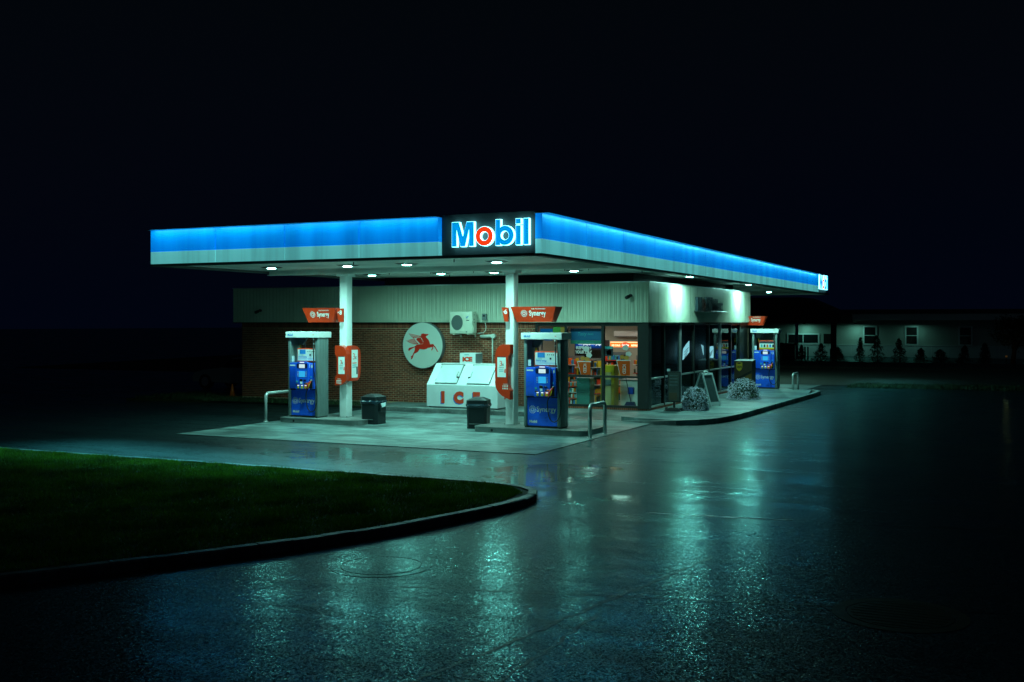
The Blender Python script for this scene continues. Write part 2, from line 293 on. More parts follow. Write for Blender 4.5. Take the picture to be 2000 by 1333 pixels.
class MB:
    def __init__(s): s.v = []; s.f = []; s.sm = []
    def add(s, vs, fs, smooth=False):
        n = len(s.v); s.v += [tuple(v) for v in vs]; s.f += [tuple(i + n for i in f) for f in fs]; s.sm += [smooth] * len(fs); return s
    def box(s, x0, x1, y0, y1, z0, z1, bev=0.0, seg=1):
        if x1 < x0: x0, x1 = x1, x0
        if y1 < y0: y0, y1 = y1, y0
        if z1 < z0: z0, z1 = z1, z0
        if bev > 0:
            bm = bmesh.new(); bmesh.ops.create_cube(bm, size=1)
            for v in bm.verts: v.co = Vector(((x0 + x1) / 2 + v.co.x * (x1 - x0), (y0 + y1) / 2 + v.co.y * (y1 - y0), (z0 + z1) / 2 + v.co.z * (z1 - z0)))
            bmesh.ops.bevel(bm, geom=list(bm.edges), offset=min(bev, 0.45 * min(x1 - x0, y1 - y0, z1 - z0)), segments=seg, affect='EDGES', profile=0.5)
            bm.verts.index_update(); s.add([v.co for v in bm.verts], [[v.index for v in f.verts] for f in bm.faces], seg > 1); bm.free(); return s
        v = [(x, y, z) for z in (z0, z1) for y in (y0, y1) for x in (x0, x1)]
        return s.add(v, [(0, 2, 3, 1), (4, 5, 7, 6), (0, 1, 5, 4), (2, 6, 7, 3), (0, 4, 6, 2), (1, 3, 7, 5)])
    def prism(s, poly, axis, a, b, poly2=None):
        # poly: 2D points; axis 'y': (x,z) pushed along y; 'x': (y,z) along x; 'z': (x,y) along z
        q = poly2 or poly
        def P(p, d): return {'y': (p[0], d, p[1]), 'x': (d, p[0], p[1]), 'z': (p[0], p[1], d)}[axis]
        n = len(poly); v = [P(p, a) for p in poly] + [P(p, b) for p in q]
        f = [tuple(range(n)), tuple(range(2 * n - 1, n - 1, -1))] + [((i + 1) % n, i, n + i, n + (i + 1) % n) for i in range(n)]
        return s.add(v, f)
    def ring(s, cx, cz, outer, inner, axis, a, b):
        # outer/inner: lists of radii per angle step
        n = len(outer); v = []
        for d in (a, b):
            for rr in (outer, inner):
                for i in range(n):
                    t = 2 * math.pi * i / n; x = cx + rr[i] * math.cos(t); z = cz + rr[i] * math.sin(t)
                    v.append({'y': (x, d, z), 'x': (d, x, z), 'z': (x, z, d)}[axis])
        f = []
        for i in range(n):
            j = (i + 1) % n
            f += [(i, j, n + j, n + i), (2 * n + i, 3 * n + i, 3 * n + j, 2 * n + j), (i, 2 * n + i, 2 * n + j, j), (n + i, n + j, 3 * n + j, 3 * n + i)]
        return s.add(v, f)
    def cyl(s, p0, p1, r0, r1=None, n=16, smooth=True):
        return s.tube([p0, p1], [r0, r0 if r1 is None else r1], n, smooth)
    def tube(s, pts, r, n=10, smooth=True):
        pts = [Vector(p) for p in pts]; rs = r if isinstance(r, (list, tuple)) else [r] * len(pts); v = []
        up = None
        for i, p in enumerate(pts):
            d = (pts[min(i + 1, len(pts) - 1)] - pts[max(i - 1, 0)]).normalized()
            if up is None: up = d.orthogonal().normalized()
            up = (up - d * up.dot(d)).normalized() if (up - d * up.dot(d)).length > 1e-4 else d.orthogonal().normalized()
            sd_ = d.cross(up)
            for k in range(n):
                t = 2 * math.pi * k / n; v.append(p + (up * math.cos(t) + sd_ * math.sin(t)) * rs[i])
        m = len(pts); fs = [(i * n + k, i * n + (k + 1) % n, (i + 1) * n + (k + 1) % n, (i + 1) * n + k) for i in range(m - 1) for k in range(n)]
        s.add(v, fs, smooth); base = len(s.v) - len(v)
        s.f += [tuple(base + k for k in range(n - 1, -1, -1)), tuple(base + (m - 1) * n + k for k in range(n))]; s.sm += [False, False]
        return s
    def text(s, body, size, loc, face='-y', bold=0.0, extrude=0.002, align='LEFT', width=None, shear=0.0):
        cu = bpy.data.curves.new('t', 'FONT'); cu.body = body; cu.size = size; cu.offset = bold; cu.align_x = align; cu.resolution_u = 3; cu.shear = shear
        ob = bpy.data.objects.new('t', cu); COL.objects.link(ob)
        dg = bpy.context.evaluated_depsgraph_get(); me = bpy.data.meshes.new_from_object(ob.evaluated_get(dg))
        co = np.zeros(len(me.vertices) * 3); me.vertices.foreach_get('co', co); co = co.reshape(-1, 3)
        if len(co) and width:
            k = width / max(1e-6, co[:, 0].max() - co[:, 0].min()); co[:, 0] *= k
        fs = [tuple(p.vertices) for p in me.polygons]
        x, y, z = loc
        def m(p, d):
            if face == '-y': return (x + p[0], y - d, z + p[1])
            if face == '+x': return (x + d, y + p[0], z + p[1])
            if face == 'z': return (x + p[0], y + p[1], z + d)
        s.add([m(p, extrude) for p in co], fs)
        bpy.data.objects.remove(ob); bpy.data.curves.remove(cu); bpy.data.meshes.remove(me)
        return s
    def mesh(s, name, m, off=Vector((0, 0, 0))):
        me = bpy.data.meshes.new(name); me.from_pydata([(v[0] - off.x, v[1] - off.y, v[2] - off.z) for v in s.v], [], s.f)
        me.polygons.foreach_set('use_smooth', s.sm); me.materials.append(M[m] if isinstance(m, str) else m); me.update()
        bm = bmesh.new(); bm.from_mesh(me); bmesh.ops.recalc_face_normals(bm, faces=bm.faces); bm.to_mesh(me); bm.free()
        return me
    def build(s, name, m, parent=None, label=None, cat=None, group=None, kind=None):
        off = wloc(parent) if parent else Vector((0, 0, 0))
        o = bpy.data.objects.new(name, s.mesh(name, m, off)); COL.objects.link(o); o.parent = parent
        return tag(o, label, cat, group, kind)
def lamp(name, parent, loc, direction, power, col, shape='DISK', size=0.3, size_y=None, spread=180, kind='AREA', blend=0.3):
    d = bpy.data.lights.new(name, kind); d.energy = power; d.color = col
    if kind == 'AREA':
        d.shape = shape; d.size = size; d.spread = R(spread)
        if size_y: d.size_y = size_y
    elif kind == 'SPOT': d.spot_size = R(spread); d.spot_blend = blend; d.shadow_soft_size = size
    else: d.shadow_soft_size = size
    o = bpy.data.objects.new(name, d); COL.objects.link(o); o.parent = parent
    o.location = Vector(loc) - (wloc(parent) if parent else Vector((0, 0, 0)))
    return o, d
def poly_offset(poly, g):
    out = []; n = len(poly); area = sum(poly[i][0] * poly[(i + 1) % n][1] - poly[(i + 1) % n][0] * poly[i][1] for i in range(n)); sg = 1 if area > 0 else -1
    for i in range(n):
        a, b, c = Vector(poly[i - 1]), Vector(poly[i]), Vector(poly[(i + 1) % n])
        d1 = (b - a).normalized(); d2 = (c - b).normalized(); n1 = Vector((d1.y, -d1.x)) * sg; n2 = Vector((d2.y, -d2.x)) * sg
        bi = (n1 + n2); k = max(0.35, bi.length_squared / 2); out.append(tuple(b + bi * (g / k)) if bi.length > 1e-6 else tuple(b + n1 * g))
    return out
def rounded(x0, x1, z0, z1, r, n=4):
    p = []
    for (cx, cz, a0) in ((x1 - r, z1 - r, 0), (x0 + r, z1 - r, 90), (x0 + r, z0 + r, 180), (x1 - r, z0 + r, 270)):
        p += [(cx + r * math.cos(R(a0 + 90 * k / n)), cz + r * math.sin(R(a0 + 90 * k / n))) for k in range(n + 1)]
    return p

# ------------------------------------------------------------------ ground
g = MB(); g.add([(-400, -60, 0), (400, -60, 0), (400, 600, 0), (-400, 600, 0)], [(0, 1, 2, 3)])
g.build('asphalt_ground', 'asphalt', kind='structure')
pad = thing('concrete_apron', None, None, (-15.6, 26.6, 0)); pad['kind'] = 'structure'
xs = [-20.35, -17.6, -15.0, -12.5, -10.3]; ys = [22.5, 25.3, 28.2, 31.0]
for i in range(4):
    for j in range(3):
        MB().box(xs[i] + .006, xs[i + 1] - .006, ys[j] + .006, ys[j + 1] - .006, -.05, .012, .003).build('slab', 'concrete', pad)
for (a, b, c_, d) in ((-20.35, -17.6, 22.2, 22.5), (-17.6, -15, 22.2, 22.5), (-15, -12.5, 22.2, 22.5), (-12.5, -9.97, 22.2, 22.5), (-10.3, -9.97, 22.5, 25.3), (-10.3, -9.97, 25.3, 28.2), (-10.3, -9.97, 28.2, 31.0)):
    MB().box(a + .005, b - .005, c_ + .004, d - .004, -.05, .017, .004).build('edge_strip', 'concrete', pad)
MB().box(-20.35, -9.97, 22.2, 31, -.06, .004).build('joint_bed', 'soil', pad)
far = thing('rear_concrete_apron', None, None, (-15, 53, 0)); far['kind'] = 'structure'
for i in range(4):
    for j in range(3):
        MB().box(-20.3 + 2.85 * i + .006, -17.45 + 2.85 * i - .006, 46.6 + 4.6 * j + .006, 51.2 + 4.6 * j - .006, -.05, .012, .003).build('slab', 'concrete', far)

# raised walk along the shop front, sloped entry, walk along the glass side
wf = thing('front_walk', None, None, (-17, 32, 0)); wf['kind'] = 'structure'
for k in range(4):
    a = -20.2 + 1.6 * k
    MB().box(a + .004, a + 1.6 - .004, 31.2, 33.09, 0, .15, .006).build('slab', 'concrete', wf)
    MB().box(a + .004, a + 1.6 - .004, 31.02, 31.195, 0, .156, .012).build('kerb_stone', 'kerb', wf)
ramp = MB().add([(-13.79, 31.02, .014), (-9.4, 31.02, .014), (-10.3, 33.09, .15), (-13.79, 33.09, .15), (-13.79, 31.02, -.1), (-9.4, 31.02, -.1), (-10.3, 33.09, -.1), (-13.79, 33.09, -.1)],
    [(0, 1, 2, 3), (4, 7, 6, 5), (0, 4, 5, 1), (1, 5, 6, 2), (2, 6, 7, 3), (3, 7, 4, 0)])
ramp.build('entry_ramp', 'concrete', kind='structure')
ws = thing('side_walk', None, None, (-9.5, 38, 0)); ws['kind'] = 'structure'
outl = [(-10.9, 30.75), (-9.9, 30.32), (-9.2, 30.3), (-8.65, 30.7), (-8.3, 31.3), (-8.1, 32.4), (-8.0, 34), (-7.85, 40), (-7.72, 44.2), (-7.75, 45.6), (-8.1, 46.4)]
inner = [(x - .16, y + (.14 if y < 31.5 else 0)) for x, y in outl]
zt = [.03, .09, .14, .155] + [.155] * 7
for i in range(len(outl) - 1):
    a, b, c_, d = outl[i], outl[i + 1], inner[i + 1], inner[i]
    m = MB(); v = [(a[0], a[1], 0), (b[0], b[1], 0), (c_[0], c_[1], 0), (d[0], d[1], 0), (a[0], a[1], zt[i]), (b[0], b[1], zt[i + 1]), (c_[0], c_[1], zt[i + 1]), (d[0], d[1], zt[i])]
    m.add(v, [(0, 3, 2, 1), (4, 5, 6, 7), (0, 1, 5, 4), (1, 2, 6, 5), (2, 3, 7, 6), (3, 0, 4, 7)]).build('kerb_stone', 'kerb', ws)
cuts = [33.2, 35.8, 38.4, 41.0, 43.6, 46.4]
def inx(y):
    for (x0, y0), (x1, y1) in zip(inner, inner[1:]):
        if y0 <= y <= y1: return x0 + (x1 - x0) * (y - y0) / (y1 - y0)
    return inner[-1][0]
for i in range(5):
    a, b = cuts[i] + .004, cuts[i + 1] - .004
    MB().prism([(-10.94, a), (inx(a) - .004, a), (inx(b) - .004, b), (-10.94, b)], 'z', 0, .148).build('slab', 'concrete', ws)
MB().prism([(-10.94, 33.195)] + [(x, y) for x, y in inner if 30.4 < y < 33.2] + [(inx(33.19) - .004, 33.195)], 'z', -.02, .142).build('slab', 'concrete', ws)

# lawn island with kerb
lawn_out = [(-40, 17.42), (-21, 17.42), (-12, 17.42), (-9.4, 17.42), (-8.5, 17.38), (-7.9, 17.2), (-7.48, 16.8), (-7.3, 16.25), (-7.36, 15.4), (-7.58, 14.4), (-7.95, 13.1), (-8.4, 12.0), (-8.95, 10.95), (-9.75, 9.6), (-10.5, 8.3), (-13, 4.2), (-40, -20)]
def inset(poly, d): return poly_offset(poly, -d)
lin = inset(lawn_out, .15)
isl = thing('lawn_island', None, None, (-12, 13, 0)); isl['kind'] = 'structure'
def resample(a, b, step):
    # walk the outer line in equal steps; give matching inner points
    out = []; acc = 0.0; nxt = 0.0
    for (p, q), (pi, qi) in zip(zip(a, a[1:]), zip(b, b[1:])):
        l = math.dist(p, q)
        while nxt <= acc + l + 1e-9:
            t_ = (nxt - acc) / l; out.append(((p[0] + (q[0] - p[0]) * t_, p[1] + (q[1] - p[1]) * t_), (pi[0] + (qi[0] - pi[0]) * t_, pi[1] + (qi[1] - pi[1]) * t_))); nxt += step
        acc += l
    return out
rsm = resample(lawn_out, lin, .46)
for (a, d), (b, c_) in zip(rsm, rsm[1:]):
    k = .008; h = .128 + rnd.uniform(-.006, .005); jx, jy = rnd.uniform(-.006, .006), rnd.uniform(-.006, .006)
    mixp = lambda p, q, t_: (p[0] + (q[0] - p[0]) * t_ + jx, p[1] + (q[1] - p[1]) * t_ + jy)
    a2, b2_, c2, d2 = mixp(a, b, k), mixp(a, b, 1 - k), mixp(d, c_, 1 - k), mixp(d, c_, k); ch = .018
    e, f_, g_, h_ = mixp(a2, d2, .14), mixp(b2_, c2, .14), c2, d2
    v = [(*p, 0) for p in (a2, b2_, c2, d2)] + [(*p, h - ch) for p in (a2, b2_)] + [(*p, h) for p in (e, f_, c2, d2)]
    MB().add(v, [(0, 3, 2, 1), (0, 1, 5, 4), (4, 5, 7, 6), (6, 7, 8, 9), (1, 2, 8, 7, 5), (3, 0, 4, 6, 9), (2, 3, 9, 8)]).build('kerb_stone', 'kerb', isl)
lg = MB(); lp = inset(lawn_out, .16); lg.add([(x, y, .11) for x, y in lp], [tuple(range(len(lp)))]); lg.build('turf', 'grassbase', isl)
def inside(poly, X, Y):
    ins = np.zeros(len(X), bool); n = len(poly)
    for i in range(n):
        x0, y0 = poly[i]; x1, y1 = poly[(i + 1) % n]
        c_ = ((y0 > Y) != (y1 > Y)) & (X < (x1 - x0) * (Y - y0) / ((y1 - y0) + 1e-12) + x0); ins ^= c_
    return ins
def grass(name, label, poly, n, z, hmin, hmax, seed, wid=.006, mt='blade'):
    rs = np.random.RandomState(seed); P = np.array(poly); lo, hi = P.min(0), P.max(0)
    X = rs.uniform(lo[0], hi[0], n * 4); Y = rs.uniform(lo[1], hi[1], n * 4); k = inside(poly, X, Y); X, Y = X[k][:n], Y[k][:n]; n = len(X)
    a = rs.uniform(0, 2 * np.pi, n); h = rs.uniform(hmin, hmax, n) * (0.75 + 0.5 * np.sin(X * 2.1 + np.sin(Y * 3)) ** 2); l = rs.uniform(.2, .9, n) * h; b = rs.uniform(0, 2 * np.pi, n)
    V = np.zeros((n, 3, 3)); V[:, 0] = np.stack([X - wid * np.cos(a), Y - wid * np.sin(a), np.full(n, z)], 1); V[:, 1] = np.stack([X + wid * np.cos(a), Y + wid * np.sin(a), np.full(n, z)], 1)
    V[:, 2] = np.stack([X + l * np.cos(b), Y + l * np.sin(b), z + h], 1)
    me = bpy.data.meshes.new(name); me.vertices.add(n * 3); me.loops.add(n * 3); me.polygons.add(n)
    me.vertices.foreach_set('co', V.ravel()); me.loops.foreach_set('vertex_index', np.arange(n * 3)); me.polygons.foreach_set('loop_start', np.arange(0, n * 3, 3))
    try: me.polygons.foreach_set('loop_total', np.full(n, 3))
    except Exception: pass
    me.materials.append(M[mt]); me.update(calc_edges=True); me.validate()
    o = bpy.data.objects.new(name, me); COL.objects.link(o); return tag(o, label, 'grass', kind='stuff')
vis = [(-24, 17.25), (-8.7, 17.2), (-8.1, 17.0), (-7.65, 16.5), (-7.57, 15.6), (-7.75, 14.3), (-8.3, 12.6), (-9.2, 10.9), (-10.7, 8.5), (-13.5, 7)]
grass('lawn_grass', 'short mown grass covering the kerbed lawn island in the foreground', vis, 230000, .105, .03, .075, 3)
# far verge and the planted bank behind it
MB().add([(-60, 50.5, .02), (80, 56, .02), (80, 74, .25), (-60, 74, .25)], [(0, 1, 2, 3)]).build('verge', 'soil', kind='structure')
grass('verge_grass', 'strip of grass along the far edge of the lot', [(-7.5, 50.6), (30, 54), (30, 57.5), (-7.5, 53.5)], 30000, .02, .06, .16, 5, .02, 'blade_dark')
MB().prism([(-27.6, 31.9), (-20.3, 31.6), (-20.3, 33.08), (-27.6, 33.08)], 'z', 0, .09).build('planting_bed', 'soil', kind='structure')
MB().prism([(-31, 31.2), (-27.65, 31.6), (-27.65, 35.2), (-31, 35.2)], 'z', 0, .07).build('side_verge', 'grassbase', kind='structure')
grass('side_verge_grass', 'thin grass on the dark verge beside the brick wall corner', [(-30.8, 31.4), (-20.4, 31.7), (-20.4, 32.9), (-27.7, 33), (-30.8, 34.8)], 9000, .07, .05, .14, 8, .015, 'blade_dark')

# paving seams and manholes in the foreground
def strip(pts, wd, name, mt, z=.0025):
    v = []; n = len(pts)
    for i, p in enumerate(pts):
        a = Vector(pts[max(i - 1, 0)]); b = Vector(pts[min(i + 1, n - 1)]); d = (b - a).normalized(); nn = Vector((-d.y, d.x)); ww = wd * rnd.uniform(.55, 1.25)
        v += [(p[0] + nn.x * ww, p[1] + nn.y * ww, z), (p[0] - nn.x * ww, p[1] - nn.y * ww, z)]
    return MB().add(v, [(2 * i, 2 * i + 1, 2 * i + 3, 2 * i + 2) for i in range(n - 1)]).build(name, mt, kind='structure')
def jit(p0, p1, n, a): return [(p0[0] + (p1[0] - p0[0]) * i / n + rnd.uniform(-a, a), p0[1] + (p1[1] - p0[1]) * i / n + rnd.uniform(-a, a)) for i in range(n + 1)]
strip(jit((-4.78, 6.5), (-3.62, 13.5), 60, .03), .02, 'paving_seam', 'seal')
strip(jit((-3.92, 7.0), (-3.95, 10.3), 26, .03), .014, 'paving_seam', 'seal')
strip(jit((-8.6, 9.9), (-.2, 12.15), 60, .03), .016, 'paving_seam', 'seal')
strip(jit((-9.1, 15.2), (-.5, 17.0), 60, .03), .013, 'paving_seam', 'seal')
strip(jit((-5.4, 16.2), (-3.2, 16.5), 14, .02), .04, 'paving_seam', 'worn')
def manhole(loc, label, m1, m2, r):
    t = thing('manhole_cover', label, 'manhole cover', loc)
    x, y, z = loc
    MB().ring(x, y, [r] * 40, [r * .80] * 40, 'z', 0.0, .0035).build('collar', m2, t)
    c_ = MB().cyl((x, y, 0), (x, y, .0045), r * .78, n=40, smooth=False).build('lid', m1, t)
    for k in (range(-4, 5) if m1 != 'asphalt' else ()):
        hw = math.sqrt(max(0.01, .72 ** 2 - (k * .16) ** 2)) * r
        b = MB().box(x - hw, x + hw, y + k * .16 * r - .012, y + k * .16 * r + .012, .0043, .0075, .001).build('raised_bar', m1, c_)
    return t
manhole((-7.12, 11.3, .004), 'wet iron manhole cover beside the lawn island kerb', 'asphalt', 'asphalt', .62)
manhole((-1.2, 11.65, .004), 'dull yellowish manhole cover in the dark asphalt at right', 'ironyellow', 'ironyellow', .66)

# ------------------------------------------------------------------ canopy
CX0, CX1, CY0, CY1 = -21.3, -9.9, 22.3, 60.8
ZB, ZW, ZS, ZT = 4.44, 4.505, 4.83, 5.40
cp = thing('fuel_canopy', 'flat canopy with glowing blue and white fascia over the pumps and shop', 'canopy', (-15.6, 27.1, 0))
def fascia(face, a, b):
    def bx(mb, p, q, d0, d1, z0, z1, bev=0):
        if face == 'f': mb.box(p, q, CY0 + d0, CY0 + d1, z0, z1, bev)
        else: mb.box(CX1 - d1, CX1 - d0, p, q, z0, z1, bev)
        return mb
    bx(MB(), a + .007, b - .007, 0, .17, ZS + .002, ZT, .004).build('blue_panel', 'bluefas', cp)
    bx(MB(), a + .007, b - .007, .002, .17, ZW, ZS - .002, .004).build('white_panel', 'whitefas', cp)
fx = [CX0 + (-12.48 - CX0) * i / 4 for i in range(5)]
for i in range(4): fascia('f', fx[i], fx[i + 1])
fy = [CY0 + .12 + (57.65 - CY0 - .12) * i / 13 for i in range(14)]
for i in range(13): fascia('r', fy[i], fy[i + 1])
b = MB(); b.box(CX0 - .01, -12.48, CY0 - .17, CY0 + .2, ZT, ZT + .015); b.box(CX1 - .2, CX1 + .17, CY0 + .11, 57.65, ZT, ZT + .015); b.build('top_trim', 'alu', cp)
b = MB(); b.box(CX0, CX1 - .14, CY0 + .01, CY0 + .19, ZB, ZW - .001); b.box(CX1 - .19, CX1 - .01, CY0 + .14, CY1, ZB, ZW - .001); b.box(CX0, CX0 + .19, CY0 + .2, CY1, ZB, ZW); b.build('bottom_lip', 'black', cp)
MB().box(CX0 + .005, CX0 + .17, CY0 + .172, CY1, ZW + .002, ZT).build('end_panel', 'white', cp)
MB().box(CX0, CX1 - .2, CY1 - .18, CY1, ZB, ZT).build('end_panel', 'white', cp)
MB().box(CX0 + .2, CX1 - .2, CY0 + .2, CY1 - .2, ZT - .25, ZT - .05).build('roof_deck', 'blackroof', cp)
# ribbed soffit: front field, side strip, rear field
def soffit(x0, x1, y0, y1):
    m = MB(); y = y0; zz = 4.535; pts = []
    while y < y1 - .01:
        pts += [(y, zz), (y + .30, zz), (y + .31, zz + .022), (y + .335, zz + .022)]; y += .345
    pts.append((y1, zz)); pts += [(y1, zz + .06), (y0, zz + .06)]
    n = len(pts); k = n - 2
    v = [(x, p[0], p[1]) for p in pts[:k] for x in (x0, x1)]
    m.add(v, [(2 * i, 2 * i + 1, 2 * i + 3, 2 * i + 2) for i in range(k - 1)])
    return m.build('soffit', 'soffit', cp)
soffit(CX0 + .19, CX1 - .19, CY0 + .19, 33.4)
soffit(-11.6, CX1 - .19, 33.4, 46.6)
soffit(CX0 + .19, CX1 - .19, 46.6, CY1 - .18)
MB().box(CX0 + .2, -11.6, 33.4, 46.6, 4.75, 4.9).build('soffit', 'blackroof', cp)
# beams, brackets, columns
for (yy, nm) in ((27.1, 0), (49.0, 1)):
    m = MB(); m.box(CX0 + .2, CX1 - .2, yy - .09, yy + .09, 4.375, 4.40); m.box(CX0 + .2, CX1 - .2, yy - .01, yy + .01, 4.40, 4.53); m.box(CX0 + .2, CX1 - .2, yy - .09, yy + .09, 4.51, 4.536); m.build('beam', 'soffit', cp)
for cx_ in (-18.30, -12.87):
    for cyy in (27.1, 49.0):
        if cyy > 40 and cx_ < -15: continue
        z0 = .15
        m = MB(); m.box(cx_ - .125, cx_ + .125, cyy - .15, cyy + .15, z0 + .015, 4.37, .018, 2); c1 = m.build('column', 'column', cp)
        MB().box(cx_ - .2, cx_ + .2, cyy - .2, cyy + .2, 4.30, 4.372, .006).build('cap_plate', 'column', c1)
        MB().box(cx_ - .17, cx_ + .17, cyy - .19, cyy + .19, z0 + .002, z0 + .018, .003).build('base_plate', 'metal_kerb', c1)
        for sx in (-1, 1):
            for sy in (-1, 1): MB().cyl((cx_ + sx * .145, cyy + sy * .165, z0 + .018), (cx_ + sx * .145, cyy + sy * .165, z0 + .045), .014, n=6, smooth=False).build('anchor_bolt', 'metal_kerb', c1)
# little hangers under the deck
for i in range(14):
    x = -20.6 + .75 * i; y = rnd.choice((24.2, 28.4, 29.6, 32.2)); MB().box(x - .01, x + .01, y - .01, y + .01, 4.46, 4.537).build('hanger', 'dark', cp)
# strip lamps under the top trim of the lit fascia
def strips(face, a, b):
    ln = abs(b - a) - .10
    mid = (a + b) / 2
    if face == 'f': loc = (mid, CY0 - .15, ZT - .004)
    else: loc = (CX1 + .15, mid, ZT - .004)
    o, d = lamp('strip_lamp', cp, loc, None, 4.2 * ln / 1.9, STRIP, 'RECTANGLE', ln, .02, 180)
    d.energy *= rnd.uniform(.85, 1.15)
    o.rotation_euler = (R(14), 0, 0) if face == 'f' else (R(14), 0, R(90))
    # the same bar's outer row of diodes, throwing a cut-off wash on the ground before the canopy
    loc2 = (loc[0], loc[1] - .012, loc[2]) if face == 'f' else (loc[0] + .012, loc[1], loc[2])
    o2, d2 = lamp('strip_lamp', cp, loc2, None, (46.0 if face == 'f' else 15.0) * ln / 1.9, STRIP, 'RECTANGLE', ln, .02, 42)
    o2.rotation_euler = (R(-33), 0, 0) if face == 'f' else (R(-33), 0, R(90))
for i in range(4): strips('f', fx[i], fx[i + 1])
for i in range(13): strips('r', fy[i], fy[i + 1])

# canopy lamps
def canopy_light(x, y, label, z=4.535, power=112, spread=160):
    t = thing('canopy_lamp', label, 'lamp', (x, y, z), 'round lamps under the canopy')
    MB().prism([(x - .24, y - .24), (x + .24, y - .24), (x + .24, y + .24), (x - .24, y + .24)], 'z', z, z - .028, [(x - .17, y - .17), (x + .17, y - .17), (x + .17, y + .17), (x - .17, y + .17)]).build('housing', 'dark', t)
    MB().ring(x, y, [.165] * 24, [.135] * 24, 'z', z - .028, z - .04).build('bezel', 'alu', t)
    m = MB(); n = 24; m.add([(x + .135 * math.cos(2 * math.pi * k / n), y + .135 * math.sin(2 * math.pi * k / n), z - .034) for k in range(n)] + [(x + .09 * math.cos(2 * math.pi * k / n), y + .09 * math.sin(2 * math.pi * k / n), z - .05) for k in range(n)],
        [(k, (k + 1) % n, n + (k + 1) % n, n + k) for k in range(n)] + [tuple(range(n, 2 * n))]); m.build('lens', 'lens', t)
    lamp('bulb', t, (x, y, z - .055), None, power, LAMP, 'DISK', .24, None, spread)
nm = ['first', 'second', 'third', 'fourth']
for i, x in enumerate((-19.7, -17.1, -15.2, -12.5)):
    canopy_light(x, 25.4, nm[i] + ' lamp from the left in the row nearest the fascia front', power=112 if i else 84)
    canopy_light(x, 30.7, nm[i] + ' lamp from the left in the row nearest the brick shop wall', power=52 if i else 26)
canopy_light(-10.4, 35.9, 'lamp washing the ribbed wall left of the mart lettering', 4.52, 150, 176)
canopy_light(-10.4, 44.4, 'lamp washing the ribbed wall right of the mart lettering', 4.52, 150, 176)
canopy_light(-12.5, 51.4, 'lamp under the rear canopy, nearer to the shop')
canopy_light(-12.2, 56.5, 'lamp under the rear canopy, farthest right')

# ------------------------------------------------------------------ lit letters on the canopy
def letters_M(u, h, gk):
    # returns list of (builder of pieces) for one lettering; u = unit scale
    S = []
    Mp = [(0, 0), (102, 0), (102, 350), (196, 0), (294, 0), (388, 350), (388, 0), (490, 0), (490, 485), (335, 485), (245, 190), (155, 485), (0, 485)]
    S.append(('M', [('poly', poly_offset(Mp, gk) if gk else Mp)]))
    n = 40; S.append(('o', [('ring', 535 + 190, 190, [190 + gk] * n, [92 - gk] * n)]))
    bx0 = 980; cxb = bx0 + 197; ou = []
    for i in range(n):
        c_ = math.cos(2 * math.pi * i / n); r_ = 190 + gk
        if c_ < -1e-6: r_ = min(r_, (100 - gk) / -c_)
        ou.append(r_)
    S.append(('b', [('poly', [(bx0 - gk, -gk), (bx0 + 97 + gk, -gk), (bx0 + 97 + gk, 505 + gk), (bx0 - gk, 505 + gk)]), ('ring', cxb, 190, ou, [91 - gk] * n)]))
    ix = 1418
    def rc(x, w_, z0, z1): return ('poly', [(x - gk, z0 - gk), (x + w_ + gk, z0 - gk), (x + w_ + gk, z1 + gk), (x - gk, z1 + gk)])
    S.append(('i', [rc(ix, 102, 0, 372), rc(ix, 102, 408, 505)])); S.append(('l', [rc(ix + 170, 102, 0, 505)]))
    return S
TOTW = 1690
def lit_sign(label, face, a, z0, width, plane, parent_loc, names):
    t = thing('letter_sign', label, 'sign', parent_loc)
    u = width / TOTW
    def put(pieces, d0, d1):
        m = MB()
        for p in pieces:
            if p[0] == 'poly':
                q = [(a + x * u, z0 + z * u) for x, z in p[1]]; m.prism(q, 'y' if face == 'f' else 'x', plane + d0 * (-1 if face == 'f' else 1), plane + d1 * (-1 if face == 'f' else 1))
            else:
                m.ring(a + p[1] * u, z0 + p[2] * u, [r * u for r in p[3]], [r * u for r in p[4]], 'y' if face == 'f' else 'x', plane + d0 * (-1 if face == 'f' else 1), plane + d1 * (-1 if face == 'f' else 1))
        return m
    for (nm_, pf), (_, pb) in zip(letters_M(1, 1, 0), letters_M(1, 1, 7)):
        L_ = put(pf, .132, .140).build('letter', 'letterred' if nm_ == 'o' else 'letterblue', t)
        put(pb, .035, .130).build('letter_return', 'halo', L_)
    return t
s1 = lit_sign('glowing blue and red letter sign on the near canopy corner', 'f', -12.13, 4.70, 1.95, CY0 + .14, (-11.2, CY0, 4.44), None)
MB().box(-12.47, CX1 - .02, CY0 + .14, CY0 + .3, 4.46, 5.46, .006).build('back_panel', 'black', s1)
s2 = lit_sign('small glowing letter sign at the far right canopy end', 'r', 58.05, 4.70, 2.45, CX1 - .14, (CX1, 59, 4.44), None)
MB().box(CX1 - .3, CX1 - .14, 57.66, CY1 - .02, 4.50, 5.46, .006).build('back_panel', 'black', s2)

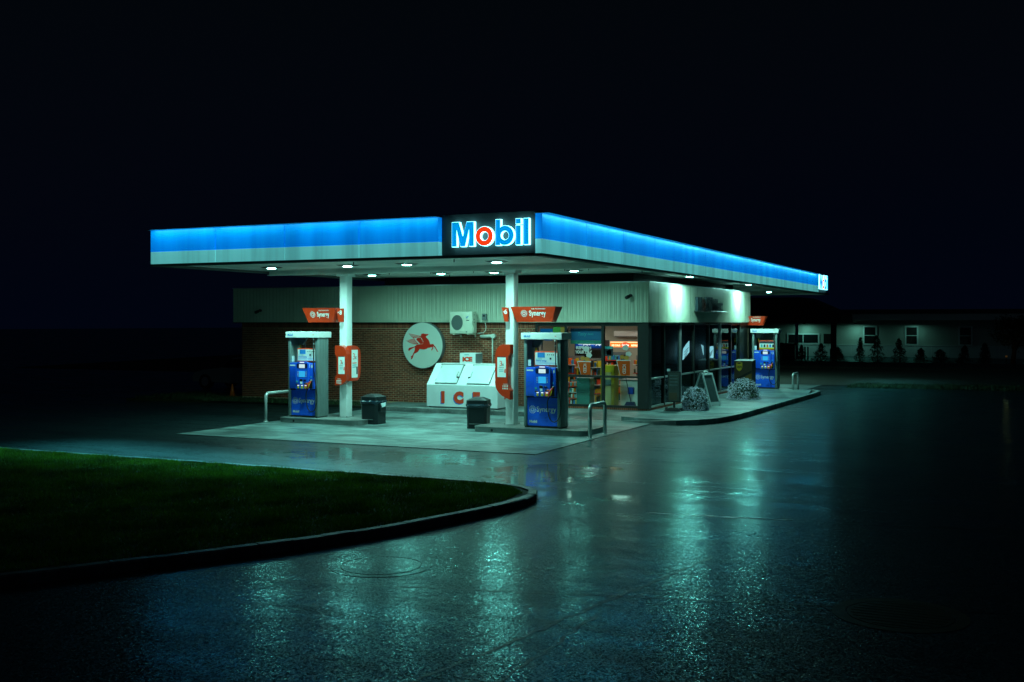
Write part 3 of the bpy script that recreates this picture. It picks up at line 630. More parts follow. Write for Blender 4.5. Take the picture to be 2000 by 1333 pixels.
# ------------------------------------------------------------------ the shop
BX0, BX1, BY0, BY1 = -27.05, -10.95, 33.1, 46.7
sh = thing('shop_building', 'low brown brick shop with cream ribbed metal fascia and dark windows', 'building', (-19, 33.1, 0))
MB().box(BX0 + .01, -14.86, BY0 + .012, BY0 + .25, 0.0, 2.96).build('wall', 'mortar', sh)
MB().box(BX0, BX0 + .25, BY0 + .26, BY1, 0, 2.96).build('wall', 'brickplain', sh)
MB().box(BX0 + .26, BX1, BY1 - .25, BY1, 0, 2.96).build('wall', 'brickplain', sh)
MB().box(BX0 + .1, BX1 - .1, BY0 + .1, BY1 - .1, 4.12, 4.2).build('roof', 'blackroof', sh)
MB().box(-20.9, -11.55, 33.42, 46.4, 4.205, 4.75).build('dark_gap_box', 'blackroof', sh)  # black box put in for the dark gap between roof and canopy
MB().box(BX0 + .26, -11.3, BY0 + .26, BY1 - .26, .02, .13).build('shop_floor', 'ifloor', sh)
MB().box(BX0 + .26, -11.0, BY0 + .26, BY1 - .26, 2.96, 3.0).build('ceiling', 'iwall', sh)
# running-bond bricks; the 300 that show largest are single pieces
BL, BH, BJ = .188, .055, .2032; CH = .0677
def proj(X, Y, Z):
    c_, s_ = math.cos(R(25.4)), math.sin(R(25.4)); a = X * c_ + Y * s_; d = -X * s_ + Y * c_
    return 1000 + 2137 * a / d, 630 - 2137 * (Z - 2.95) / d
hid = [(834, 700, 995, 805), (983, 590, 1008, 830), (1017, 650, 1112, 840), (966, 678, 1000, 790), (788, 629, 868, 722), (878, 605, 935, 658), (900, 688, 942, 712), (660, 530, 685, 820), (658, 676, 702, 750), (559, 650, 655, 820), (985, 600, 1082, 630)]
cells = []
for r_ in range(38):
    z = .165 + r_ * CH; x = BX0 + (BJ / 2 if r_ % 2 else 0)
    if r_ % 2: cells.append((BX0 + .0, z, BL / 2, 0))
    while x < -14.87 - .05:
        L_ = min(BL, -14.87 - x)
        cells.append((x, z, L_, 0)); x += BJ
x = BX0
while x < -14.9: cells.append((x, 2.745, .058, 1)); x += CH
full = []; rest = MB()
for (x, z, L_, so_) in cells:
    px, py = proj(x + L_ / 2, BY0, z)
    vis_ = not any(a < px < c_ and b_ < py < d for a, b_, c_, d in hid)
    if vis_ and not so_ and abs(L_ - BL) < 1e-6: full.append((-x, x, z))
    else: rest.box(x, x + L_, BY0, BY0 + .05, z, z + (.195 if so_ else BH))
full.sort()
bme = MB().box(0, BL, 0, .05, 0, BH, .004).mesh('brick', 'brick')
for k, (q, x, z) in enumerate(full):
    if k < 300:
        o = bpy.data.objects.new('brick', bme); COL.objects.link(o); o.parent = sh; o.location = Vector((x, BY0 + rnd.uniform(-.002, .002), z)) - wloc(sh)
    else:
        d_ = rnd.uniform(-.002, .002); rest.box(x, x + BL, BY0 + d_, BY0 + .05, z, z + BH)
o = rest.build('brickwork', 'brick', sh); o['kind'] = 'stuff'
# soldier bricks under the windows
k = 0; x = -14.82
sme = MB().box(0, .058, 0, .05, 0, .19, .004).mesh('sill_brick', 'brick')
MB().box(-14.84, -10.96, BY0 + .012, BY0 + .25, 0, .215).build('sill_wall', 'mortar', sh)
MB().box(BX1 - .25, BX1 - .012, BY0 + .26, BY1 - .26, 0, .215).build('sill_wall', 'mortar', sh)
while x < -10.98:
    o = bpy.data.objects.new('sill_brick', sme); COL.objects.link(o); o.parent = sh; o.location = Vector((x, BY0 - .01, .03)) - wloc(sh); x += CH
y = 33.14; ss = MB()
while y < 46.6: ss.box(BX1 - .04, BX1 + .01, y, y + .058, .03, .215); y += CH
ss.build('sill_brickwork', 'brick', sh)['kind'] = 'stuff'
# ribbed metal fascia sheets
def ribs(length, face):
    m = MB(); pts = []; x = 0; k = 0
    while x < length - .02:
        wd = .098 if k % 2 == 0 else .052
        e = min(x + wd, length); pts += [(x + .004, 0), (e - .008, 0), (e - .006, .016), (e, .016)]; x = e; k += 1
    pts = [(p[0], p[1]) for p in pts]
    v = []
    for z in (2.95, 4.22):
        for p in pts: v.append((p[0], p[1], z) if face == 'f' else (-p[1], p[0], z))
    n = len(pts); m.add(v, [(i, i + 1, n + i + 1, n + i) for i in range(n - 1)])
    return m.mesh('fascia_sheet', 'ribbed')
nF = 18; LF = (-10.90 + 27.41) / nF; mf = ribs(LF, 'f')
for i in range(nF):
    o = bpy.data.objects.new('fascia_sheet', mf); COL.objects.link(o); o.parent = sh; o.location = Vector((-27.41 + i * LF, 33.02, 0)) - wloc(sh)
nR = 15; LR = (46.75 - 33.02) / nR; mr_ = ribs(LR, 'r')
for i in range(nR):
    o = bpy.data.objects.new('fascia_sheet', mr_); COL.objects.link(o); o.parent = sh; o.location = Vector((-10.88, 33.02 + i * LR, 0)) - wloc(sh)
m = MB(); m.box(-27.40, -10.9, 33.04, 33.2, 2.952, 4.215); m.box(-11.05, -10.9, 33.21, 46.74, 2.952, 4.215); m.box(-27.40, -27.2, 33.21, 46.74, 2.952, 4.215); m.box(-27.2, -11.05, 46.55, 46.74, 2.952, 4.215); m.build('fascia_backing', 'ribbed', sh)
m = MB(); m.box(-27.43, -10.86, 33.0, 33.22, 4.222, 4.25); m.box(-11.1, -10.86, 33.22, 46.77, 4.222, 4.25); m.build('coping', 'alu', sh)
m = MB(); m.box(-27.42, -10.87, 33.005, 33.06, 2.925, 2.949); m.box(-10.93, -10.87, 33.06, 46.76, 2.925, 2.949); m.build('drip_edge', 'dark', sh)
# window frames and panes, front
def frame(m, x0, x1, y0, y1, z0, z1): m.box(x0, x1, y0, y1, z0, z1, .004); return m
FXS = [(-14.76, -13.80), (-13.72, -12.52), (-12.43, -11.29)]
for (a, b) in ((-14.85, -14.76), (-13.80, -13.72), (-12.52, -12.43)): frame(MB(), a, b, 33.06, 33.2, .22, 2.93).build('mullion', 'dark', sh)
frame(MB(), -11.29, -10.92, 33.05, 33.3, .2, 2.93).build('corner_post', 'dark', sh)
for (a, b) in FXS:
    for z in (.22, 1.17, 2.83):
        frame(MB(), a, b, 33.08, 33.18, z, z + (.07 if z < 2 else .1)).build('window_rail', 'dark', sh)
    for (z0, z1) in ((.29, 1.17), (1.24, 2.83)):
        MB().box(a, b, 33.125, 33.133, z0, z1).build('pane', 'glass', sh)
# side glass
SYS = [33.36, 34.81, 36.68, 38.33, 40.34, 42.06, 43.68, 45.13]
for y in SYS: frame(MB(), -11.06, -10.94, y - .045, y + .045, .22, 2.93).build('mullion', 'alu' if y in (36.68, 42.06) else 'dark', sh)
for y0, y1 in zip(SYS, SYS[1:]):
    for z in (.22, 1.12, 2.85): frame(MB(), -11.05, -10.955, y0 + .045, y1 - .045, z, z + .055).build('window_rail', 'alu' if z < 2 else 'dark', sh)
    for (z0, z1) in ((.275, 1.12), (1.175, 2.85)):
        MB().box(-11.004, -10.996, y0 + .045, y1 - .045, z0, z1).build('pane', 'darkglass', sh)
MB().box(-11.06, -10.945, 45.175, 46.45, .2, 2.93).build('end_panel', 'dark', sh)
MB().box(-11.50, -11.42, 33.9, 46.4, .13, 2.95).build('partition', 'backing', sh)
MB().box(-16.6, -11.51, 38.9, 39.0, .13, 2.955).build('partition', 'iwall', sh)
MB().box(-16.7, -16.6, 33.4, 39.0, .13, 2.955).build('partition', 'iwall', sh)
# lit shop ceiling panels (real lamps of the sales room)
for i, (x, y) in enumerate(((-14.6, 35.2), (-12.6, 35.2), (-14.6, 37.4), (-12.6, 37.4))):
    t = thing('ceiling_panel_lamp', 'ceiling lamp panel inside the lit shop, ' + ['front left', 'front right', 'rear left', 'rear right'][i], 'lamp', (x, y, 2.955), 'lamp panels inside the shop')
    MB().box(x - .3, x + .3, y - .3, y + .3, 2.93, 2.955, .004).build('frame', 'white', t); MB().box(x - .26, x + .26, y - .26, y + .26, 2.925, 2.929).build('diffuser', emat('diffuser%d' % i, (1, .88, .68), 3), t)
    lamp('tube', t, (x, y, 2.915), None, 14, (1.0, .98, .84), 'SQUARE', .5)

# ------------------------------------------------------------------ things fixed to the shop wall
ds = thing('round_sign', 'round white wall disc with a red winged horse', 'sign', (-19.12, 33.1, 2.15))
ang = [2 * math.pi * i / 64 for i in range(64)]
circ = lambda r, dx=0: [(-19.05 + dx + r * math.cos(a), 2.15 + r * math.sin(a)) for a in ang]
MB().prism(circ(.80), 'y', 32.90, 33.085).build('rim', 'greybox', ds)
MB().prism(circ(.785), 'y', 32.892, 32.91).build('face', 'disc', ds)
def pg(pts): return [(-19.05 + (x - 568) / 530 * .785, 2.15 - (y - 668) / 605 * .785) for x, y in pts]
body = [(535, 378), (545, 356), (600, 350), (640, 360), (728, 362), (733, 378), (712, 392), (700, 408), (678, 410), (655, 440), (690, 475), (732, 520), (755, 570), (772, 640), (850, 625), (878, 645), (872, 688), (850, 700), (856, 745), (820, 798), (804, 782), (832, 745), (832, 706), (740, 730), (722, 722), (680, 755), (610, 775), (540, 770), (492, 756), (470, 800), (440, 842), (400, 868), (348, 890), (328, 930), (312, 980), (298, 1022), (266, 1042), (254, 1028), (280, 996), (253, 984), (260, 968), (290, 945), (310, 908), (330, 858), (350, 830), (368, 780), (364, 716), (310, 747), (240, 784), (216, 802), (216, 825), (196, 815), (188, 775), (208, 742), (260, 724), (340, 708), (380, 678), (420, 650), (480, 640), (578, 630), (592, 606), (578, 575), (548, 510), (528, 440), (530, 400)]
MB().prism(pg(body), 'y', 32.884, 32.893).build('winged_horse', 'pegasus', ds)
for pts in ([(868, 660), (905, 682), (945, 752), (992, 836), (962, 828), (922, 755), (880, 700)],
            [(198, 350), (300, 368), (520, 420), (532, 455), (515, 447), (430, 455), (330, 482), (268, 430)],
            [(116, 542), (230, 513), (345, 488), (380, 540), (432, 598), (470, 628), (420, 637), (330, 637), (240, 602)],
            [(398, 498), (440, 470), (520, 458), (541, 512), (572, 577), (585, 606), (572, 624), (505, 628), (478, 590), (430, 548)]):
    MB().prism(pg(pts), 'y', 32.8842, 32.893).build('wing' if pts[0][0] < 500 else 'foreleg', 'pegasus', ds)
fe = MB()
for (x0, y0, x1, y1) in ((225, 366, 500, 432), (240, 385, 470, 440), (262, 408, 420, 450), (285, 432, 380, 462), (135, 543, 350, 510), (165, 556, 370, 535), (200, 572, 395, 562), (240, 590, 415, 590), (285, 612, 430, 612), (385, 505, 470, 590), (540, 470, 600, 575)):
    d = Vector((x1 - x0, y1 - y0)).normalized(); n_ = Vector((-d.y, d.x)) * 4.5
    fe.prism(pg([(x0 + n_.x, y0 + n_.y), (x1 + n_.x, y1 + n_.y), (x1 - n_.x, y1 - n_.y), (x0 - n_.x, y0 - n_.y)]), 'y', 32.8815, 32.8835)
fe.build('feather_lines', 'disc', ds)

ac = thing('heat_pump_unit', 'cream wall-mounted heat pump unit above the ice freezer', 'heat pump', (-17.36, 33.1, 2.56))
MB().box(-17.79, -16.93, 32.55, 32.88, 2.57, 3.31, .02, 2).build('casing', 'acbody', ac)
MB().prism(rounded(-17.74, -17.27, 2.65, 3.22, .02), 'y', 32.540, 32.552).build('grille_plate', 'acbody', ac)
gr = MB(); gr.prism([(-17.50 + .215 * math.cos(a), 2.94 + .255 * math.sin(a)) for a in ang], 'y', 32.534, 32.541); gp = gr.build('fan_opening', 'acgrille', ac)
gb = MB()
for k in range(-7, 8):
    x = k * .03; h = .255 * math.sqrt(max(0, 1 - (x / .215) ** 2)); gb.box(-17.50 + x - .004, -17.50 + x + .004, 32.526, 32.533, 2.94 - h, 2.94 + h)
gb.build('fan_guard', 'greybox', gp)
MB().prism([(-17.16, 3.12), (-17.06, 3.17), (-17.10, 3.12), (-17.16, 3.07)], 'y', 32.545, 32.549).build('emblem', 'print_blue', ac)
MB().box(-17.16, -17.05, 32.545, 32.549, 3.005, 3.025).build('nameplate', 'print_dark', ac)
MB().box(-17.17, -17.12, 32.545, 32.549, 2.61, 2.65).build('rating_label', 'greybox', ac)
for z in (3.2, 3.05, 2.95): MB().box(-16.932, -16.922, 32.66, 32.70, z - .015, z + .015).build('side_screw', 'dark', ac)
MB().box(-16.93, -16.90, 32.58, 32.82, 2.60, 2.82, .012).build('valve_cover', 'acbody', ac)
for x in (-17.65, -17.1):
    MB().prism([(32.5, 2.56), (33.08, 2.56), (33.08, 2.44), (33.04, 2.44), (33.04, 2.52), (32.5, 2.53)], 'x', x, x + .04).build('bracket', 'acbody', ac)
pc = thing('pipe_cover', 'white pipe cover elbow beside the heat pump', 'pipe', (-16.5, 33.1, 2.5))
MB().tube([(-16.86, 33.03, 2.47), (-16.45, 33.03, 2.49), (-16.36, 33.03, 2.49)], .055, 14).build('duct', 'pipe', pc)
MB().cyl((-16.37, 32.97, 2.49), (-16.37, 33.09, 2.49), .075, n=18).build('end_cap', 'pipe', pc)
MB().cyl((-16.42, 33.05, 2.45), (-16.42, 33.05, 1.35), .022).build('drain_pipe', 'pipe', pc)
db = thing('switch_box', 'grey electrical switch box on the ribbed metal', 'box', (-16.66, 33.02, 3.1))
MB().box(-16.76, -16.60, 32.92, 33.018, 3.03, 3.24, .012).build('box', 'greybox', db)
MB().box(-16.72, -16.64, 32.905, 32.921, 3.14, 3.2).build('lever', 'dark', db)
MB().tube([(-16.67, 32.97, 3.03), (-16.67, 32.99, 2.95), (-16.66, 33.04, 2.8), (-16.68, 33.05, 2.68), (-16.76, 33.04, 2.60), (-16.95, 32.95, 2.57)], .012, 8).build('conduit', 'pipe', db)
def camera_thing(x, z, label):
    t = thing('security_camera', label, 'camera', (x, 33.02, z))
    MB().cyl((x, 33.02, z + .02), (x, 32.94, z + .02), .05).build('mount', 'dark', t)
    MB().tube([(x, 32.95, z + .01), (x - .03, 32.86, z - .02), (x - .08, 32.78, z - .06)], [.035, .06, .055]).build('body', 'dark', t)
    MB().cyl((x - .08, 32.78, z - .06), (x - .084, 32.773, z - .063), .04).build('lens', 'rubber', t)
camera_thing(-11.5, 3.78, 'small black camera on the metal fascia near the shop corner')
camera_thing(-26.1, 3.37, 'small dim camera on the fascia at the dark end of the shop')

# mart lettering on the side fascia and a dark bar added for the shadow beneath it
ml = thing('mart_lettering', 'unlit raised lettering over a dark shadow bar on the side fascia', 'sign', (-10.88, 40, 3.4))
u = 2.0 / TOTW; a0 = 38.15
for (nm_, pf) in letters_M(1, 1, 0):
    m = MB()
    for p in pf:
        if p[0] == 'poly': m.prism([(a0 + x * u, 3.37 + z * u * .85) for x, z in p[1]], 'x', -10.86, -10.76)
        else: m.ring(a0 + p[1] * u, 3.37 + p[2] * u * .85, [r * u for r in p[3]], [r * u for r in p[4]], 'x', -10.86, -10.76)
    m.build('letter', 'mart_red' if nm_ == 'o' else 'mart_blue', ml)
for ch, y, w_ in (('M', 40.35, .5), ('a', 40.90, .28), ('r', 41.22, .2), ('t', 41.45, .2)):
    m = MB(); m.text(ch, .66, (-10.76, y, 3.37), '+x', bold=.012, width=w_); m.text(ch, .66, (-10.76, y, 3.37), '+x', bold=.02, extrude=-.04, width=w_); m.text(ch, .66, (-10.76, y, 3.37), '+x', bold=.02, extrude=-.08, width=w_); m.build('letter', 'mart_blue', ml)
MB().box(-10.87, -10.66, 38.0, 41.75, 3.325, 3.36, .006).build('shadow_bar', 'dark', ml)

# ------------------------------------------------------------------ ice freezer
X0, X1 = -18.15, -15.55
ic = thing('ice_freezer', 'white slant-front ice freezer against the brick wall', 'freezer', (-16.85, 32.1, .15))
prof = [(31.45, .19), (32.75, .19), (32.75, 1.58), (32.10, 1.58), (32.06, 1.55), (31.45, .90)]
MB().prism(prof, 'x', X0, X1).build('cabinet', 'skin_ice', ic)
MB().box(X0 + .05, X1 - .05, 31.52, 32.7, .15, .192).build('plinth', 'rubber', ic)
sd_ = Vector((0, .61, .65)).normalized(); nn = Vector((0, -sd_.z, sd_.y))
def slant(x, s_, d): return (x, 31.45 + sd_.y * s_ + nn.y * d, .90 + sd_.z * s_ + nn.z * d)
def slab(x0, x1, s0, s1, d0, d1, name, mt, parent):
    v = [slant(x, s_, d) for d in (d0, d1) for s_ in (s0, s1) for x in (x0, x1)]
    return MB().add(v, [(0, 2, 3, 1), (4, 5, 7, 6), (0, 1, 5, 4), (2, 6, 7, 3), (0, 4, 6, 2), (1, 3, 7, 5)]).build(name, mt, parent)
for (a, b, hx) in ((-17.85, -17.06, 1), (-16.66, -15.87, 0)):
    slab(a - .015, b + .015, .05, .84, .001, .008, 'gasket', 'dark', ic)
    dr = slab(a, b, .06, .83, .008, .05, 'door', 'icedoor', ic)
    x = b - .06 if hx else a + .06
    slab(x - .012, x + .012, .33, .52, .05, .085, 'handle', 'alu', dr); slab(x - .04 + (.08 if hx else -.08) * .6, x + .04 + (.08 if hx else -.08) * .6, .27, .31, .02, .07, 'latch', 'dark', dr)
    for s_ in (.15, .7): slab((a if hx else b) - .02, (a if hx else b) + .02, s_, s_ + .07, .02, .06, 'hinge', 'alu', dr)
    slab(a - .05, b + .05, .845, .875, .001, .05, 'rain_lip', 'alu', ic)
for ch, x in (('I', -17.60), ('C', -17.12), ('E', -16.43)):
    for dx, dz, mt, d in ((-.028, -.03, 'print_blue', .002), (0, 0, 'print_red', .004)):
        m = MB(); m.text(ch, .46, (x + dx, 31.45, .34 + dz), '-y', bold=.042, extrude=d); m.build('lettering', mt, ic)
for z in (.75, .45): MB().box(X1, X1 + .004, 31.95, 32.35, z, z + .22).build('side_label', 'print_red', ic)
for z in (.5, .8): MB().box(X1 + .004, X1 + .006, 32.02, 32.28, z, z + .05).build('side_print', 'print_white', ic)
for z in (1.15, 1.32): MB().box(X1, X1 + .03, 32.05, 32.2, z, z + .03).build('side_latch', 'dark', ic)
ic.location.x += .10
ib = thing('ice_sign_box', 'small white box with red lettering on top of the freezer', 'box', (-16.8, 32.3, 1.58))
MB().box(-17.18, -16.60, 32.13, 32.66, 1.582, 1.93, .008).build('case', 'skin_ice', ib)
MB().box(-16.60, -16.597, 32.15, 32.64, 1.6, 1.91).build('side_plate', 'greybox', ib)
m = MB(); m.text('ICE', .19, (-17.08, 32.13, 1.66), '-y', bold=.012, extrude=.002, width=.36); m.build('lettering', 'print_dark', ib)
m = MB(); m.text('ICE', .19, (-17.07, 32.13, 1.665), '-y', bold=.012, extrude=.004, width=.36); m.build('lettering', 'print_red', ib)
MB().box(-17.0, -16.83, 32.126, 32.131, 1.865, 1.885).build('small_print', 'print_teal', ib)

# ------------------------------------------------------------------ pump islands, pumps, guards
def island(x0, x1, y0, y1, label):
    t = thing('pump_island', label, 'island', ((x0 + x1) / 2, (y0 + y1) / 2, .012), 'pump islands')
    r = .28
    p = rounded(x0, x1, y0, y1, r, 5)
    MB().prism(p, 'z', .012, .13).build('edge_plate', 'metal_kerb', t)
    MB().prism(rounded(x0 - .004, x1 + .004, y0 - .004, y1 + .004, r, 5), 'z', .125, .152).build('nosing', 'metal_kerb', t)
    MB().prism(rounded(x0 + .05, x1 - .05, y0 + .05, y1 - .05, r - .05, 5), 'z', .1, .156).build('top_slab', 'kerb', t)
    for x in (x0 + .62,): MB().cyl((x, y0 + .002, .075), (x, y0 - .006, .075), .035, n=14).build('drain_plug', 'rubber', t)
    return t
island(-20.08, -17.25, 26.12, 27.75, 'steel-edged concrete island under pump eight')
island(-13.62, -10.36, 26.12, 27.75, 'steel-edged concrete island under pump six')
island(-13.0, -9.2, 46.0, 47.6, 'steel-edged concrete island under the far pump')

def gear(m, cx_, cz_, y, r, teeth=14):
    for k in range(teeth):
        a = 2 * math.pi * k / teeth
        for rr, sz in ((r, .11), (r * .74, .08)):
            x = cx_ + rr * math.cos(a); z = cz_ + rr * math.sin(a); m.box(x - r * sz, x + r * sz, y - .002, y, z - r * sz, z + r * sz)
    m.ring(cx_, cz_, [r * .5] * 18, [r * .34] * 18, 'y', y - .002, y); return m

def pump(x0, y0, z0, num, label, ad):
    """front faces -y, left edge at x0, front of the side posts at y0"""
    W, D = 1.06, .54; xm = x0 + W / 2
    t = thing('fuel_pump', label, 'fuel pump', (xm, y0 + D / 2, z0), 'fuel pumps')
    MB().box(x0 + .02, x0 + W - .02, y0 + .02, y0 + D - .02, z0, z0 + .04).build('base_plate', 'dark', t)
    MB().box(x0, x0 + .085, y0, y0 + D, z0 + .03, z0 + 2.34, .012, 2).build('side_post', 'silver', t)
    sp = MB().box(x0 + W - .10, x0 + W, y0, y0 + D, z0 + .03, z0 + 2.34, .012, 2).build('side_post', 'silver', t)
    for k in range(1, 4): MB().box(x0 + W, x0 + W + .004, y0 + D * k / 4 - .006, y0 + D * k / 4 + .006, z0 + .06, z0 + 2.32).build('seam', 'silver', sp)
    MB().box(x0 - .06, x0 + W + .06, y0 - .06, y0 + D + .06, z0 + 2.34, z0 + 2.515, .010).build('cap', 'white', t)
    for x in (x0 + .1, x0 + .4, x0 + .75, x0 + 1.0): MB().box(x, x + .05, y0 + .02, y0 + .05, z0 + 2.515, z0 + 2.54).build('cap_clip', 'alu', t)
    m = MB(); m.text('Mobil', .085, (x0 + .02, y0 - .06, z0 + 2.395), '-y', bold=.003); m.build('cap_lettering', 'print_blue', t)
    MB().box(x0 + W - .14, x0 + W - .10, y0 - .063, y0 - .06, z0 + 2.42, z0 + 2.435).build('cap_mark', 'print_red', t)
    ix0, ix1 = x0 + .085, x0 + W - .10
    # lower door
    lo = MB().box(ix0 + .003, ix1 - .003, y0 + .035, y0 + D - .035, z0 + .05, z0 + .80, .006).build('lower_panel', 'pblue2', t)
    yl = y0 + .035
    m = MB(); m.text('Synergy', .20, (ix0 + .27, yl, z0 + .43), '-y', bold=.002, width=.56); m.build('lettering', 'print_white', lo)
    m = MB(); m.text('FUEL TECHNOLOGY', .042, (ix0 + .38, yl, z0 + .60), '-y', width=.44); m.build('small_lettering', 'print_blue', lo)
    m = MB(); m.text('Mobil', .10, (ix0 + .06, yl, z0 + .13), '-y', bold=.003); m.build('lettering', 'print_white', lo)
    gear(MB(), ix0 + .15, z0 + .48, yl, .095).build('emblem', 'print_white', lo)
    for k in range(7):
        x = ix0 + .52 + rnd.uniform(0, .3); z = z0 + .1 + rnd.uniform(0, .25); r = rnd.uniform(.015, .05); MB().cyl((x, yl, z), (x, yl - .0015, z), r, n=12).build('dot', 'pblue', lo)
    MB().box(ix0 + .002, ix1 - .002, y0 + .02, y0 + D - .02, z0 + .80, z0 + .86).build('undershelf', 'navy', t)
    # head
    yh = y0 - .07
    hd = MB().box(ix0 + .002, ix1 + .0, yh, y0 + D + .07, z0 + .84, z0 + 1.60, .02, 2).build('head', 'pblue', t)
    hx0 = ix0 + .27; hx1 = hx0 + .46
    arch = [(hx0, z0 + .82), (hx1, z0 + .82), (hx1, z0 + 1.585), (hx1 - .05, z0 + 1.625), (hx1 - .14, z0 + 1.645), (hx0 + .14, z0 + 1.645), (hx0 + .05, z0 + 1.625), (hx0, z0 + 1.585)]
    kp = MB().prism(arch, 'y', yh - .05, yh + .02).build('keypad_housing', 'pblue2', t)
    yk = yh - .05
    MB().prism(rounded(hx0 + .04, hx1 - .04, z0 + 1.45, z0 + 1.585, .03), 'y', yk - .004, yk + .001).build('display_bezel', 'navy', kp)
    MB().box(hx0 + .13, hx1 - .13, yk - .007, yk - .004, z0 + 1.455, z0 + 1.565).build('price_display', 'screenw', kp)
    MB().box(hx0 + .15, hx1 - .15, yk - .004, yk, z0 + 1.605, z0 + 1.632).build('lamp_label', 'ledw', kp)
    MB().box(hx0 + .12, hx1 - .12, yk - .006, yk - .0, z0 + 1.19, z0 + 1.365, .003).build('screen', 'screen', kp)
    for s_ in (hx0 + .085, hx1 - .085):
        for k in range(4): MB().box(s_ - .01, s_ + .01, yk - .006, yk, z0 + 1.205 + k * .042, z0 + 1.225 + k * .042).build('soft_key', 'print_white', kp)
    MB().box(hx0 + .15, hx0 + .25, yk - .012, yk, z0 + 1.06, z0 + 1.13, .006).build('card_slot', 'rubber', kp)
    MB().box(hx0 + .28, hx0 + .37, yk - .008, yk, z0 + 1.07, z0 + 1.12, .004).build('receipt_slot', 'navy', kp)
    MB().box(hx0 + .17, hx0 + .24, yk - .014, yk, z0 + .985, z0 + 1.05, .004).build('pin_pad', 'paper', kp)
    MB().box(hx0 + .02, hx0 + .08, yk - .006, yk, z0 + 1.03, z0 + 1.08).build('card_logo', 'print_teal', kp)
    MB().box(hx0 + .02, hx0 + .12, yk - .012, yk, z0 + .955, z0 + .99, .004).build('reader', 'rubber', kp)
    MB().box(hx0 + .31, hx0 + .36, yk - .010, yk, z0 + .99, z0 + 1.03, .004).build('key_green', 'leaf', kp)
    MB().box(hx0 + .37, hx0 + .43, yk - .010, yk, z0 + .99, z0 + 1.03, .004).build('key_amber', 'orange', kp)
    for k, mt in enumerate(('pblue', 'print_blue', 'print_red')):
        gx = hx0 + .045 + k * .132
        gp_ = MB().box(gx, gx + .118, yk - .010, yk, z0 + .845, z0 + .965, .004).build('grade_panel', mt, kp)
        MB().box(gx + .028, gx + .092, yk - .013, yk - .010, z0 + .93, z0 + .955).build('grade_label', 'ledw', gp_)
        MB().prism(rounded(gx + .028, gx + .09, z0 + .855, z0 + .915, .022, 3), 'y', yk - .024, yk - .010).build('grade_button', 'yellow', gp_)
    m = MB(); m.text(num, .13, (ix1 - .085, yh, z0 + 1.46), '-y', bold=.004, width=.05); m.build('pump_number', 'print_white', hd)
    MB().box(ix1 - .155, ix1 - .125, yh - .003, yh, z0 + 1.46, z0 + 1.56).build('sticker', 'print_white', hd)
    MB().box(ix0 + .03, ix0 + .22, yh - .003, yh, z0 + 1.505, z0 + 1.545).build('sticker', 'print_white', hd)
    MB().box(ix0 + .04, ix0 + .2, yh - .003, yh, z0 + 1.20, z0 + 1.207).build('small_print', 'print_blue', hd)
    MB().prism([(ix1 - .14, z0 + 1.22), (ix1 - .05, z0 + 1.22), (ix1 - .065, z0 + 1.17), (ix1 - .125, z0 + 1.17)], 'y', yh - .003, yh).build('hand_mark', 'print_blue', hd)
    # nozzle boot, nozzle, hose
    nx = ix1 - .10
    MB().box(nx - .055, nx + .06, yh - .012, yh + .03, z0 + .855, z0 + 1.12, .012, 2).build('nozzle_boot', 'rubber', t)
    nz = MB().tube([(nx + .02, yh - .02, z0 + 1.08), (nx, yh - .07, z0 + 1.03), (nx - .03, yh - .085, z0 + .95), (nx - .04, yh - .08, z0 + .86)], [.022, .034, .044, .035], 10).build('nozzle', 'red', t)
    MB().tube([(nx + .03, yh - .01, z0 + 1.11), (nx + .02, yh - .045, z0 + 1.07)], [.016, .018]).build('spout', 'alu', nz)
    MB().tube([(nx + .005, yh - .09, z0 + 1.02), (nx + .02, yh - .12, z0 + .95), (nx - .02, yh - .12, z0 + .87)], .009, 6).build('lever', 'yellow', nz)
    hs = [(x0 + W - .135, y0 - .02, z0 + 2.33), (x0 + W - .13, y0 - .04, z0 + 2.1), (x0 + W - .11, y0 - .06, z0 + 1.7), (x0 + W - .07, y0 - .08, z0 + 1.3), (x0 + W - .01, y0 - .09, z0 + .95), (x0 + W + .04, y0 - .10, z0 + .62), (x0 + W + .03, y0 - .11, z0 + .38), (x0 + W - .05, y0 - .12, z0 + .22), (x0 + W - .17, y0 - .13, z0 + .19), (x0 + W - .27, y0 - .13, z0 + .30), (x0 + W - .31, y0 - .13, z0 + .5), (x0 + W - .31, y0 - .14, z0 + .72), (nx - .04, yh - .08, z0 + .86)]
    def cr(P_, n=5):
        out = []; P_ = [Vector(p) for p in P_]
        for i in range(len(P_) - 1):
            p0, p1, p2, p3 = P_[max(i - 1, 0)], P_[i], P_[i + 1], P_[min(i + 2, len(P_) - 1)]
            for k in range(n):
                q = k / n; out.append(0.5 * ((2 * p1) + (p2 - p0) * q + (2 * p0 - 5 * p1 + 4 * p2 - p3) * q * q + (3 * p1 - p0 - 3 * p2 + p3) * q ** 3))
        return out + [P_[-1]]
    ho = MB().tube(cr(hs), .015, 8).build('hose', 'rubber', t)
    for z in (2.30, 2.16, 2.02): MB().cyl((x0 + W - .135, y0 - .025, z0 + z - .03), (x0 + W - .135, y0 - .025, z0 + z + .03), .022).build('swivel', 'alu', ho)
    # topper: framed advertising panel in the open bay
    MB().box(ix0 + .20, ix1 - .005, y0 + .06, y0 + .12, z0 + 1.63, z0 + 2.03, .006).build('topper_frame', 'print_red', t)
    tp = MB().box(ix0 + .22, ix1 - .02, y0 + .052, y0 + .06, z0 + 1.665, z0 + 1.995).build('topper_poster', 'print_white', t)
    yt = y0 + .052
